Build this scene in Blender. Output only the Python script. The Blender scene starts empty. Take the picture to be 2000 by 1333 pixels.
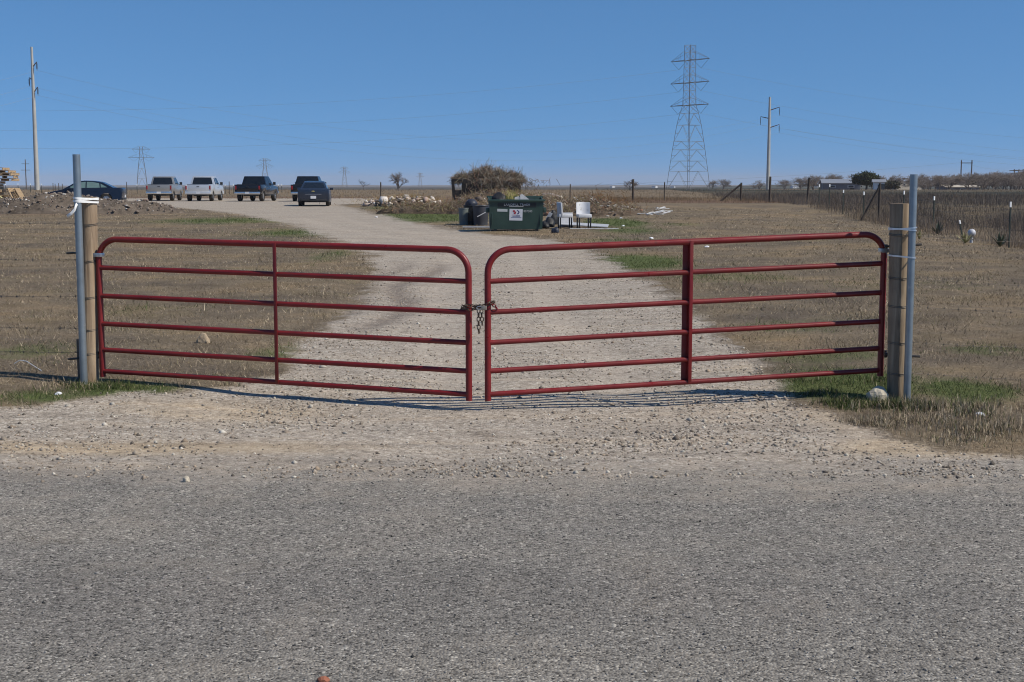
import bpy, bmesh, math, random
import numpy as np
from mathutils import Vector, Matrix

random.seed(7)
RNG = np.random.default_rng(11)
R = math.radians
S = bpy.context.scene
COL = S.collection

# ------------------------------------------------------------------ camera
CAM_Z, FPX, PITCH = 1.8, 2650.0, math.atan(305.5 / 2650.0)
cam_d = bpy.data.cameras.new('camera')
cam_d.sensor_width = 36.0
cam_d.lens = FPX / 2000.0 * 36.0
cam_d.clip_start = 0.1
cam_d.clip_end = 30000
cam = bpy.data.objects.new('camera', cam_d)
COL.objects.link(cam)
cam.location = (0, 0, CAM_Z)
cam.rotation_euler = (math.pi / 2 - PITCH, 0, 0)
S.camera = cam

# ------------------------------------------------------------------ sky, sun, exposure
SUN_EL = R(45)
SUN_VEC = Vector((math.cos(R(21)), -math.sin(R(21)), 0)) * math.cos(SUN_EL) + Vector((0, 0, math.sin(SUN_EL)))
W = bpy.data.worlds.new('World'); S.world = W; W.use_nodes = True
wn = W.node_tree.nodes; wl = W.node_tree.links
sky = wn.new('ShaderNodeTexSky'); sky.sky_type = 'NISHITA'; sky.sun_disc = False
sky.sun_elevation = SUN_EL
sky.sun_rotation = math.atan2(SUN_VEC.x, SUN_VEC.y)
sky.altitude = 0; sky.air_density = 1.0; sky.dust_density = 0.0; sky.ozone_density = 10.0
# clear, dry winter air: the deep blue reaches far down, so the whole dome is looked up a little higher
_tc = wn.new('ShaderNodeTexCoord'); _sp = wn.new('ShaderNodeSeparateXYZ'); _cb = wn.new('ShaderNodeCombineXYZ')
_ab = wn.new('ShaderNodeMath'); _ab.operation = 'ABSOLUTE'; _ma = wn.new('ShaderNodeMath'); _ma.operation = 'MULTIPLY_ADD'
_ma.inputs[1].default_value = .95; _ma.inputs[2].default_value = .165
wl.new(_tc.outputs['Generated'], _sp.inputs[0]); wl.new(_sp.outputs[2], _ab.inputs[0]); wl.new(_ab.outputs[0], _ma.inputs[0])
wl.new(_sp.outputs[0], _cb.inputs[0]); wl.new(_sp.outputs[1], _cb.inputs[1]); wl.new(_ma.outputs[0], _cb.inputs[2]); wl.new(_cb.outputs[0], sky.inputs[0])
bg = wn['Background']; bg.inputs[1].default_value = 0.112
_tint = wn.new('ShaderNodeMix'); _tint.data_type = 'RGBA'; _tint.blend_type = 'MULTIPLY'; _tint.inputs[0].default_value = 1.0; _tint.inputs[7].default_value = (.86, 1.05, 1.04, 1)
wl.new(sky.outputs[0], _tint.inputs[6]); wl.new(_tint.outputs[2], bg.inputs[0])
sun_d = bpy.data.lights.new('sun', 'SUN'); sun_d.energy = 4.5; sun_d.angle = R(0.53); sun_d.color = (1.0, 0.93, 0.81)
sun = bpy.data.objects.new('sun', sun_d); COL.objects.link(sun)
sun.rotation_euler = SUN_VEC.to_track_quat('Z', 'Y').to_euler()
S.view_settings.view_transform = 'Standard'; S.view_settings.look = 'None'
S.view_settings.exposure = 0.0; S.view_settings.gamma = 1.0; S.view_settings.use_curve_mapping = False
S.cycles.use_denoising = True; S.cycles.denoiser = 'OPENIMAGEDENOISE'; S.cycles.denoising_input_passes = 'RGB_ALBEDO_NORMAL'; S.cycles.denoising_prefilter = 'ACCURATE'
S.cycles.pixel_filter_type = 'BLACKMAN_HARRIS'; S.cycles.filter_width = 1.05
S.cycles.max_bounces = 6; S.cycles.volume_bounces = 0; S.cycles.volume_step_rate = 10.0
S.cycles.diffuse_bounces = 2; S.cycles.glossy_bounces = 2; S.cycles.transparent_max_bounces = 8

# ------------------------------------------------------------------ noise and terrain
def _h(ix, iy, s):
    a = (ix.astype(np.int64) * 374761393 + iy.astype(np.int64) * 668265263 + s * 974634777) & 0xffffffff
    a = ((a ^ (a >> 13)) * 1274126177) & 0xffffffff
    return ((a ^ (a >> 16)) & 0xffffff) / float(0xffffff)
def vnoise(x, y, s=0):
    x = np.asarray(x, float); y = np.asarray(y, float)
    ix = np.floor(x); iy = np.floor(y); fx = x - ix; fy = y - iy
    fx = fx * fx * (3 - 2 * fx); fy = fy * fy * (3 - 2 * fy)
    a = _h(ix, iy, s); b = _h(ix + 1, iy, s); c = _h(ix, iy + 1, s); d = _h(ix + 1, iy + 1, s)
    return (a * (1 - fx) + b * fx) * (1 - fy) + (c * (1 - fx) + d * fx) * fy
def fbm(x, y, s=0, o=3):
    r = 0; k = .5
    for i in range(o):
        r = r + k * vnoise(x * 2 ** i, y * 2 ** i, s + i * 17); k *= .5
    return r / (1 - .5 ** o)
def sst(x, a, b):
    t = np.clip((np.asarray(x, float) - a) / (b - a), 0, 1); return t * t * (3 - 2 * t)
TY = [-60, 8, 10.5, 11.5, 12.5, 16, 25, 45, 65, 80, 115, 160, 250, 330, 420, 1000, 3000, 7000]
TZ = [-.11, -.11, -.095, -.075, -.05, 0, .06, .2, .42, .57, .57, .66, .88, .5, -1.5, -2.2, -4, -8]
def zbase(x, y):
    x = np.asarray(x, float); y = np.asarray(y, float)
    z = np.interp(y, TY, TZ)
    z = z + .05 * (1 - sst(x, -3.2, -2.2)) * sst(y, 10.2, 11.6) * (1 - sst(y, 14, 20))
    z = z - .30 * sst(x, 9, 17) * sst(y, 25, 38) * (1 - sst(y, 62, 82))
    z = z + 1.6 * sst(x, 25, 90) * sst(y, 330, 420) * (1 - sst(y, 800, 1400))
    return z
def ray(u, v):
    r = (u - 1000) / FPX; p = (666.5 - v) / FPX
    return Vector((r, math.cos(PITCH) + p * math.sin(PITCH), -math.sin(PITCH) + p * math.cos(PITCH)))
def at(u, v, D):
    d = ray(u, v); return Vector((0, 0, CAM_Z)) + d * (D / d.y)
def gat(u, v):
    d = ray(u, v); lo, hi = 3.0, 400.0
    for D in np.geomspace(3, 400, 400):
        p = Vector((0, 0, CAM_Z)) + d * (D / d.y)
        if p.z < float(zbase(p.x, p.y)): hi = D; break
        lo = D
    for _ in range(30):
        m = (lo + hi) / 2; p = Vector((0, 0, CAM_Z)) + d * (m / d.y)
        if p.z < float(zbase(p.x, p.y)): hi = m
        else: lo = m
    return p
def gx(u, D): return (u - 1000) / FPX * D * 0.9995

def poly_sd(x, y, poly):
    """signed distance to polygon, positive inside"""
    P = np.array(poly); n = len(P); d2 = np.full(x.shape, 1e18); ins = np.zeros(x.shape, bool)
    for i in range(n):
        a = P[i]; b = P[(i + 1) % n]; e = b - a
        t = np.clip(((x - a[0]) * e[0] + (y - a[1]) * e[1]) / max(1e-9, e @ e), 0, 1)
        d2 = np.minimum(d2, (x - a[0] - t * e[0]) ** 2 + (y - a[1] - t * e[1]) ** 2)
        c = ((a[1] <= y) != (b[1] <= y))
        if abs(e[1]) > 1e-12: ins ^= c & (x < a[0] + (y - a[1]) / e[1] * e[0])
    return np.where(ins, 1, -1) * np.sqrt(d2)

DRIVE_PX = [(0, 797), (110, 788), (215, 768), (330, 766), (470, 752), (548, 728), (566, 690), (628, 642), (690, 592), (735, 545),
            (722, 500), (655, 470), (560, 438), (470, 420), (390, 410), (300, 403)]
DRIVE_PX_R = [(2000, 893), (1850, 880), (1735, 852), (1640, 815), (1560, 782), (1510, 735), (1478, 700), (1410, 655), (1330, 590), (1262, 545),
              (1195, 510), (1140, 486), (1075, 467), (960, 458), (890, 448), (830, 438), (745, 420), (690, 407), (655, 400)]
_l = [gat(u, v) for u, v in DRIVE_PX]; _r = [gat(u, v) for u, v in DRIVE_PX_R]
DRIVE = [(-60, 7.5), (-60, 10.6)] + [(-12, 10.6)] + [(p.x, p.y) for p in _l] + [(-30, 92), (-42, 100), (-42, 122), (-12, 122), (-6, 100)] + \
        [(p.x, p.y) for p in reversed(_r)] + [(12, 9.15), (60, 9.15), (60, 7.5)]
_re = [(-60, 9.25), (-8, 9.12), (-2, 8.95), (1.0, 8.75), (3.6, 8.95), (8, 8.98), (60, 8.98)]
def road_edge(x): return np.interp(x, [p[0] for p in _re], [p[1] for p in _re])
GREEN = []   # (x, y, rx, ry, strength)
for u, v, ru, rv, s in [(1250, 512, 95, 14, 1.3), (1650, 752, 170, 34, 1.2), (1880, 770, 130, 26, .95), (1600, 700, 190, 18, .55), (1930, 690, 120, 14, .5),
                        (235, 762, 130, 16, 1.15), (80, 775, 110, 16, .8), (60, 690, 130, 20, .5), (560, 690, 80, 24, .55), (590, 455, 130, 10, .8),
                        (440, 432, 170, 8, .8), (835, 424, 110, 10, 1.7), (770, 405, 60, 5, .8), (1230, 452, 90, 8, .7), (1200, 436, 60, 9, 1.4), (1330, 440, 60, 4, .5),
                        (700, 610, 50, 30, .35), (650, 500, 50, 20, .5), (1420, 545, 200, 15, .45), (1800, 560, 260, 18, .3), (260, 610, 240, 20, .25), (1550, 640, 150, 18, .45), (1200, 470, 90, 6, .5)]:
    c = gat(u, v); rx = ru / FPX * c.y; t = gat(u, v - rv); b = gat(u, v + rv); GREEN.append((c.x, c.y, rx, max(.35, (t.y - b.y) / 2), s))
def drive_sd(x, y): return poly_sd(np.asarray(x, float), np.asarray(y, float), DRIVE)
def green_val(x, y):
    g = np.zeros(np.shape(x))
    for cx, cy, rx, ry, s in GREEN:
        g = np.maximum(g, s * np.exp(-(((x - cx) / rx) ** 2 + ((y - cy) / ry) ** 2) * 1.1))
    return g
def zt(x, y):
    x = np.asarray(x, float); y = np.asarray(y, float)
    z = zbase(x, y)
    near = 1 - sst(y, 60, 140)
    z = z + (fbm(x * .5, y * .5, 3) - .5) * .06 * near * sst(y, 9, 11) + (fbm(x * 2.2, y * 2.2, 5) - .5) * .025 * near * sst(y, 8.6, 9.6)
    return z
def z1(x, y): return float(zt(np.array([x]), np.array([y]))[0])

# ------------------------------------------------------------------ materials
def new_mat(name):
    m = bpy.data.materials.new(name); m.use_nodes = True
    return m, m.node_tree.nodes, m.node_tree.links, m.node_tree.nodes['Principled BSDF']
def N(nt, t, **kw):
    n = nt.new(t)
    for k, v in kw.items(): setattr(n, k, v)
    return n
def mixc(ns, ls, f, a, b, bt='MIX'):
    m = ns.new('ShaderNodeMix'); m.data_type = 'RGBA'; m.blend_type = bt
    for i, s in ((0, f), (6, a), (7, b)):
        if hasattr(s, 'links') or hasattr(s, 'is_linked'): ls.new(s, m.inputs[i])
        elif i == 0: m.inputs[0].default_value = s
        else: m.inputs[i].default_value = (*s, 1)
    return m.outputs[2]
def math_(ns, ls, op, a, b=None, c=None, clamp=False):
    m = ns.new('ShaderNodeMath'); m.operation = op; m.use_clamp = clamp
    for i, s in enumerate((a, b, c)):
        if s is None: continue
        if isinstance(s, (int, float)): m.inputs[i].default_value = s
        else: ls.new(s, m.inputs[i])
    return m.outputs[0]
def ramp(ns, ls, f, stops):
    r = ns.new('ShaderNodeValToRGB'); e = r.color_ramp.elements
    while len(e) < len(stops): e.new(.5)
    for i, (p, c) in enumerate(stops):
        e[i].position = p; e[i].color = (*c, 1) if len(c) == 3 else c
    ls.new(f, r.inputs[0]); return r.outputs[0]
def noise(ns, ls, co, scale, detail=4, rough=.55, dist=0):
    n = ns.new('ShaderNodeTexNoise'); n.inputs['Scale'].default_value = scale; n.inputs['Detail'].default_value = detail
    n.inputs['Roughness'].default_value = rough; n.inputs['Distortion'].default_value = dist
    ls.new(co, n.inputs['Vector']); return n.outputs[0]
def smooth_mat(name, col, rough=.5, metal=0, var=.15, scale=8, bump=0, bscale=40, spec=.5, dirt=None, coat=0):
    m, ns, ls, b = new_mat(name)
    tc = ns.new('ShaderNodeTexCoord')
    n = noise(ns, ls, tc.outputs['Object'], scale)
    lo = tuple(max(0, c * (1 - var)) for c in col); hi = tuple(min(1, c * (1 + var)) for c in col)
    c = ramp(ns, ls, n, [(.3, lo), (.7, hi)])
    if dirt:
        n2 = noise(ns, ls, tc.outputs['Object'], dirt[1], 6, .65)
        f = ramp(ns, ls, n2, [(dirt[2], (0, 0, 0)), (dirt[2] + .12, (1, 1, 1))])
        c = mixc(ns, ls, f, c, dirt[0])
    ls.new(c, b.inputs['Base Color'])
    b.inputs['Roughness'].default_value = rough; b.inputs['Metallic'].default_value = metal
    b.inputs['Specular IOR Level'].default_value = spec; b.inputs['Coat Weight'].default_value = coat
    if bump:
        n3 = noise(ns, ls, tc.outputs['Object'], bscale, 5)
        bp = ns.new('ShaderNodeBump'); bp.inputs['Strength'].default_value = bump; bp.inputs['Distance'].default_value = .02
        ls.new(n3, bp.inputs['Height']); ls.new(bp.outputs[0], b.inputs['Normal'])
    return m
def attr_mat(name, rough=.9, trans=False):
    m, ns, ls, b = new_mat(name)
    a = ns.new('ShaderNodeAttribute'); a.attribute_name = 'col'
    ls.new(a.outputs['Color'], b.inputs['Base Color']); b.inputs['Roughness'].default_value = rough
    b.inputs['Specular IOR Level'].default_value = .15
    return m

def ground_material():
    m, ns, ls, b = new_mat('ground_surface')
    geo = ns.new('ShaderNodeNewGeometry'); P = geo.outputs['Position']
    def att(n):
        a = ns.new('ShaderNodeAttribute'); a.attribute_name = n; return a.outputs['Fac']
    n_big = noise(ns, ls, P, .35, 4); n_mid = noise(ns, ls, P, 2.3, 5, .6); n_fine = noise(ns, ls, P, 22, 4, .65); n_vf = noise(ns, ls, P, 95, 3, .6)
    # dry turf
    turf = ramp(ns, ls, n_fine, [(.30, (.075, .057, .038)), (.47, (.215, .168, .115)), (.66, (.44, .36, .255))])
    turf = mixc(ns, ls, ramp(ns, ls, n_mid, [(.35, (0, 0, 0)), (.7, (1, 1, 1))]), turf, (.24, .185, .12), 'MIX')
    turf = mixc(ns, ls, math_(ns, ls, 'MULTIPLY', n_vf, .55), turf, ramp(ns, ls, n_vf, [(.3, (.10, .075, .05)), (.65, (.40, .32, .22))]))
    pat = ramp(ns, ls, n_big, [(.34, (.70, .71, .76)), (.5, (.95, .95, .95)), (.66, (1.16, 1.08, .96))])
    turf = mixc(ns, ls, 1.0, turf, pat, 'MULTIPLY')
    p2 = noise(ns, ls, P, 1.1, 5, .65)
    turf = mixc(ns, ls, 1.0, turf, ramp(ns, ls, p2, [(.33, (.72, .70, .69)), (.5, (.95, .95, .95)), (.68, (1.20, 1.15, 1.07))]), 'MULTIPLY')
    turf = mixc(ns, ls, 1.0, turf, (.84, .84, .845), 'MULTIPLY')
    bare = ramp(ns, ls, noise(ns, ls, P, 1.9, 6, .7), [(.60, (0, 0, 0)), (.70, (.7, .7, .7))])
    turf = mixc(ns, ls, bare, turf, (.15, .125, .105))
    olive = ramp(ns, ls, noise(ns, ls, P, .7, 5, .6), [(.52, (0, 0, 0)), (.70, (.28, .28, .28))])
    turf = mixc(ns, ls, olive, turf, (.125, .118, .062))
    # green growth
    g = math_(ns, ls, 'ADD', att('green'), math_(ns, ls, 'MULTIPLY', math_(ns, ls, 'SUBTRACT', n_mid, .5), .9))
    g = math_(ns, ls, 'ADD', g, math_(ns, ls, 'MULTIPLY', math_(ns, ls, 'SUBTRACT', n_fine, .5), .6))
    g = ramp(ns, ls, g, [(.25, (0, 0, 0)), (.75, (1, 1, 1))])
    grn = ramp(ns, ls, n_fine, [(.3, (.050, .074, .022)), (.7, (.14, .180, .055))])
    turf = mixc(ns, ls, math_(ns, ls, 'MULTIPLY', g, .85), turf, grn)
    # bare reddish dirt
    dm = math_(ns, ls, 'ADD', att('dirt'), math_(ns, ls, 'MULTIPLY', math_(ns, ls, 'SUBTRACT', n_mid, .5), .5))
    dm = ramp(ns, ls, dm, [(.35, (0, 0, 0)), (.65, (1, 1, 1))])
    turf = mixc(ns, ls, dm, turf, ramp(ns, ls, n_fine, [(.3, (.10, .062, .042)), (.7, (.23, .15, .105))]))
    # far plain: scrub woodland with paler fields
    fa = math_(ns, ls, 'ADD', att('far'), math_(ns, ls, 'MULTIPLY', math_(ns, ls, 'SUBTRACT', noise(ns, ls, P, .006, 4), .5), 1.2))
    turf = mixc(ns, ls, ramp(ns, ls, fa, [(.45, (0, 0, 0)), (.6, (1, 1, 1))]), turf, (.05, .052, .04))
    # gravel
    vo = ns.new('ShaderNodeTexVoronoi'); vo.inputs['Scale'].default_value = 42; ls.new(P, vo.inputs['Vector'])
    vo2 = ns.new('ShaderNodeTexVoronoi'); vo2.inputs['Scale'].default_value = 95; ls.new(P, vo2.inputs['Vector'])
    bw = ns.new('ShaderNodeSeparateColor'); ls.new(vo.outputs['Color'], bw.inputs[0])
    bw2 = ns.new('ShaderNodeSeparateColor'); ls.new(vo2.outputs['Color'], bw2.inputs[0])
    st = ramp(ns, ls, bw.outputs[0], [(.0, (.11, .095, .078)), (.18, (.22, .188, .15)), (.45, (.33, .283, .225)), (.8, (.42, .365, .295)), (1, (.66, .60, .51))])
    st2 = ramp(ns, ls, bw2.outputs[1], [(.0, (.16, .135, .108)), (.5, (.34, .29, .23)), (1, (.50, .44, .36))])
    dust = ramp(ns, ls, n_mid, [(.3, (.29, .238, .182)), (.7, (.39, .325, .25))])
    cov = math_(ns, ls, 'ADD', math_(ns, ls, 'MULTIPLY', n_mid, .9), math_(ns, ls, 'MULTIPLY', n_big, .5))
    cov = ramp(ns, ls, cov, [(.48, (0, 0, 0)), (.82, (1, 1, 1))])
    grav = mixc(ns, ls, .45, st, st2)
    grav = mixc(ns, ls, math_(ns, ls, 'MULTIPLY', math_(ns, ls, 'SUBTRACT', 1, cov), .55), grav, dust)
    sm = math_(ns, ls, 'ADD', att('sand'), math_(ns, ls, 'MULTIPLY', math_(ns, ls, 'SUBTRACT', n_mid, .5), .8))
    sm = ramp(ns, ls, sm, [(.3, (0, 0, 0)), (.75, (1, 1, 1))])
    grav = mixc(ns, ls, math_(ns, ls, 'MULTIPLY', sm, .75), grav, ramp(ns, ls, n_fine, [(.3, (.33, .25, .16)), (.7, (.46, .36, .24))]))
    mp = ns.new('ShaderNodeMapping'); mp.inputs['Scale'].default_value = (.22, 2.4, 1); ls.new(P, mp.inputs['Vector'])
    strk = noise(ns, ls, mp.outputs[0], 1.6, 5, .6)
    grav = mixc(ns, ls, 1.0, grav, ramp(ns, ls, strk, [(.32, (.80, .79, .78)), (.5, (1, 1, 1)), (.7, (1.12, 1.08, 1.02))]), 'MULTIPLY')
    tk = math_(ns, ls, 'ADD', att('track'), math_(ns, ls, 'MULTIPLY', math_(ns, ls, 'SUBTRACT', n_mid, .5), .8))
    tk = ramp(ns, ls, tk, [(.35, (0, 0, 0)), (.85, (.38, .38, .38))])
    grav = mixc(ns, ls, tk, grav, ramp(ns, ls, n_fine, [(.3, (.36, .30, .235)), (.7, (.44, .375, .30))]))
    pock = noise(ns, ls, P, 11, 7, .82)
    grav = mixc(ns, ls, 1.0, grav, ramp(ns, ls, pock, [(.36, (.66, .65, .65)), (.46, (1.06, 1.07, 1.10)), (.56, (1.18, 1.19, 1.22)), (.66, (1.40, 1.41, 1.44))]), 'MULTIPLY')
    rut = ramp(ns, ls, att('rut'), [(0, (1, 1, 1)), (1, (.62, .60, .60))])
    grav = mixc(ns, ls, 1.0, grav, rut, 'MULTIPLY')
    d = math_(ns, ls, 'ADD', att('drive'), math_(ns, ls, 'MULTIPLY', math_(ns, ls, 'SUBTRACT', n_mid, .5), 1.1))
    d = math_(ns, ls, 'ADD', d, math_(ns, ls, 'MULTIPLY', math_(ns, ls, 'SUBTRACT', noise(ns, ls, P, .8, 3), .5), .8))
    d = math_(ns, ls, 'ADD', d, math_(ns, ls, 'MULTIPLY', math_(ns, ls, 'SUBTRACT', n_fine, .5), .55))
    d = ramp(ns, ls, d, [(.38, (0, 0, 0)), (.66, (1, 1, 1))])
    col = mixc(ns, ls, d, turf, grav)
    # chip seal road
    v3 = ns.new('ShaderNodeTexVoronoi'); v3.inputs['Scale'].default_value = 74; ls.new(P, v3.inputs['Vector'])
    b3 = ns.new('ShaderNodeSeparateColor'); ls.new(v3.outputs['Color'], b3.inputs[0])
    v4 = ns.new('ShaderNodeTexVoronoi'); v4.inputs['Scale'].default_value = 130; ls.new(P, v4.inputs['Vector'])
    b4 = ns.new('ShaderNodeSeparateColor'); ls.new(v4.outputs['Color'], b4.inputs[0])
    chip = ramp(ns, ls, b3.outputs[0], [(0, (.02, .02, .02)), (.12, (.06, .058, .056)), (.24, (.19, .182, .17)), (.66, (.26, .248, .23)), (.88, (.34, .325, .30)), (1, (.62, .60, .55))])
    chip2 = ramp(ns, ls, b4.outputs[1], [(0, (.05, .048, .046)), (.5, (.21, .202, .188)), (1, (.42, .40, .37))])
    chip = mixc(ns, ls, .36, chip, chip2)
    tone = noise(ns, ls, P, .9, 5, .6)
    chip = mixc(ns, ls, 1.0, chip, ramp(ns, ls, tone, [(.3, (.92, .92, .92)), (.52, (1, 1, 1)), (.72, (1.08, 1.06, 1.04))]), 'MULTIPLY')
    dst = ramp(ns, ls, noise(ns, ls, P, 1.7, 6, .7), [(.52, (0, 0, 0)), (.75, (.5, .5, .5))])
    chip = mixc(ns, ls, 1.0, chip, (.97, .935, .885), 'MULTIPLY')
    mpr = ns.new('ShaderNodeMapping'); mpr.inputs['Scale'].default_value = (.16, 1.0, 1); ls.new(P, mpr.inputs['Vector'])
    trk = noise(ns, ls, mpr.outputs[0], .9, 4, .55)
    chip = mixc(ns, ls, 1.0, chip, ramp(ns, ls, trk, [(.34, (.89, .89, .90)), (.5, (1, 1, 1)), (.66, (1.09, 1.08, 1.06))]), 'MULTIPLY')
    blot = noise(ns, ls, P, 5.5, 5, .7)
    chip = mixc(ns, ls, 1.0, chip, ramp(ns, ls, blot, [(.36, (.92, .92, .92)), (.52, (1, 1, 1)), (.66, (1.06, 1.05, 1.04))]), 'MULTIPLY')
    chip = mixc(ns, ls, dst, chip, (.30, .262, .215))
    tar = ramp(ns, ls, noise(ns, ls, P, 17, 3, .75), [(.62, (0, 0, 0)), (.70, (1, 1, 1))])
    chip = mixc(ns, ls, math_(ns, ls, 'MULTIPLY', tar, .7), chip, (.045, .044, .043))
    r = math_(ns, ls, 'ADD', att('road'), math_(ns, ls, 'MULTIPLY', math_(ns, ls, 'SUBTRACT', n_mid, .5), 1.1))
    r = math_(ns, ls, 'ADD', r, math_(ns, ls, 'MULTIPLY', math_(ns, ls, 'SUBTRACT', n_fine, .5), .7))
    r = ramp(ns, ls, r, [(.18, (0, 0, 0)), (.86, (1, 1, 1))])
    col = mixc(ns, ls, r, col, chip)
    ls.new(col, b.inputs['Base Color'])
    b.inputs['Roughness'].default_value = .95; b.inputs['Specular IOR Level'].default_value = .12
    # relief
    hs = math_(ns, ls, 'MULTIPLY', math_(ns, ls, 'ADD', math_(ns, ls, 'MULTIPLY', bw.outputs[2], .6), math_(ns, ls, 'SUBTRACT', .6, vo.outputs['Distance'])), cov)
    hs = math_(ns, ls, 'ADD', math_(ns, ls, 'MULTIPLY', hs, .8), math_(ns, ls, 'MULTIPLY', math_(ns, ls, 'SUBTRACT', .5, vo2.outputs['Distance']), .4))
    hr = math_(ns, ls, 'ADD', math_(ns, ls, 'MULTIPLY', b3.outputs[1], .8), math_(ns, ls, 'MULTIPLY', math_(ns, ls, 'SUBTRACT', .6, v3.outputs['Distance']), .7))
    hg = math_(ns, ls, 'ADD', math_(ns, ls, 'MULTIPLY', n_fine, 4.2), math_(ns, ls, 'MULTIPLY', n_vf, 1.8))
    def mixf(f, a, c):
        mm = ns.new('ShaderNodeMix'); mm.data_type = 'FLOAT'; ls.new(f, mm.inputs[0]); ls.new(a, mm.inputs[2]); ls.new(c, mm.inputs[3]); return mm.outputs[0]
    hh = mixf(r, mixf(d, hg, hs), hr)
    bp = ns.new('ShaderNodeBump'); bp.inputs['Strength'].default_value = .75; bp.inputs['Distance'].default_value = .012
    ls.new(hh, bp.inputs['Height']); ls.new(bp.outputs[0], b.inputs['Normal'])
    return m

M = {}
M['ground'] = ground_material()
M['blades'] = attr_mat('grass_blades'); M['stones'] = attr_mat('loose_stones', .9); M['twigs'] = attr_mat('twigs', .9)
M['gate_red'] = smooth_mat('red_gate_paint', (.175, .011, .011), .42, 0, .22, 4, .08, 60, .45, ((.10, .018, .014), 11, .60))
_gm = M['gate_red']; _ns, _ls = _gm.node_tree.nodes, _gm.node_tree.links; _b = _ns['Principled BSDF']; _src = _b.inputs['Base Color'].links[0].from_socket
_tc = _ns.new('ShaderNodeTexCoord'); _w = ramp(_ns, _ls, noise(_ns, _ls, _tc.outputs['Object'], 34, 5, .7), [(.67, (0, 0, 0)), (.72, (1, 1, 1))])
_w2 = ramp(_ns, _ls, noise(_ns, _ls, _tc.outputs['Object'], 2.2, 4, .6), [(.45, (0, 0, 0)), (.75, (.45, .45, .45))])
_c = mixc(_ns, _ls, _w2, mixc(_ns, _ls, _w, _src, (.13, .05, .035)), (.19, .032, .024)); _ls.new(_c, _b.inputs['Base Color'])
_ls.new(ramp(_ns, _ls, noise(_ns, _ls, _tc.outputs['Object'], 6, 4, .6), [(.3, (.26, .26, .26)), (.7, (.62, .62, .62))]), _b.inputs['Roughness'])
M['galv'] = smooth_mat('galvanised_pipe', (.28, .32, .34), .38, .65, .14, 7, .04, 50, .5, ((.42, .43, .43), 16, .62))
M['zinc'] = smooth_mat('zinc_steel', (.50, .51, .52), .35, .85, .12, 20)
M['dark_steel'] = smooth_mat('dark_steel', (.07, .065, .06), .5, .7, .3, 20)
M['rust_wire'] = smooth_mat('weathered_wire', (.15, .13, .11), .6, .5, .3, 30)
M['chain'] = smooth_mat('rusty_chain', (.085, .062, .045), .5, .6, .35, 60)
M['strap'] = smooth_mat('white_strap', (.80, .80, .78), .35, 0, .08, 30)
M['band'] = smooth_mat('bright_steel_band', (.72, .73, .74), .28, .8, .08, 30)
M['brass'] = smooth_mat('padlock_metal', (.34, .30, .24), .45, .5, .15, 40)
def wood_mat(name, lo, hi, grey=None):
    m, ns, ls, b = new_mat(name)
    tc = ns.new('ShaderNodeTexCoord'); mp = ns.new('ShaderNodeMapping'); mp.inputs['Scale'].default_value = (14, 14, 1.1)
    ls.new(tc.outputs['Object'], mp.inputs['Vector'])
    n = noise(ns, ls, mp.outputs[0], 1.6, 6, .6, .8); n2 = noise(ns, ls, tc.outputs['Object'], 3.5, 3)
    c = ramp(ns, ls, n, [(.25, lo), (.5, tuple((a + c2) / 2 for a, c2 in zip(lo, hi))), (.72, hi)])
    c = mixc(ns, ls, ramp(ns, ls, n2, [(.5, (0, 0, 0)), (.72, (.55, .55, .55))]), c, grey or tuple(x * .7 for x in lo))
    ls.new(c, b.inputs['Base Color']); b.inputs['Roughness'].default_value = .85; b.inputs['Specular IOR Level'].default_value = .2
    bp = ns.new('ShaderNodeBump'); bp.inputs['Strength'].default_value = .85; bp.inputs['Distance'].default_value = .008
    ls.new(n, bp.inputs['Height']); ls.new(bp.outputs[0], b.inputs['Normal'])
    return m
M['post_new'] = wood_mat('treated_pine', (.185, .128, .082), (.42, .32, .22), (.25, .17, .11))
M['post_old'] = wood_mat('weathered_post', (.15, .108, .07), (.38, .30, .21), (.16, .125, .09))
M['fence_wood'] = wood_mat('dark_fence_wood', (.045, .035, .028), (.12, .095, .075))
M['pallet'] = wood_mat('pallet_wood', (.30, .20, .11), (.58, .43, .27))
M['tpost'] = smooth_mat('dark_green_steel_post', (.022, .03, .024), .6, .2, .3, 10)
M['tip'] = smooth_mat('white_paint_tip', (.80, .80, .78), .5, 0, .05)
M['rock'] = smooth_mat('limestone', (.50, .44, .345), .9, 0, .25, 18, .7, 35, .2)
M['rock_tan'] = smooth_mat('tan_rock', (.40, .31, .21), .9, 0, .2, 18, .6, 30, .2)
M['brick'] = smooth_mat('brick_red', (.30, .12, .075), .9, 0, .25, 25, .5, 40, .2)
M['paper'] = smooth_mat('white_litter', (.75, .76, .78), .6, 0, .1, 20)

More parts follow.
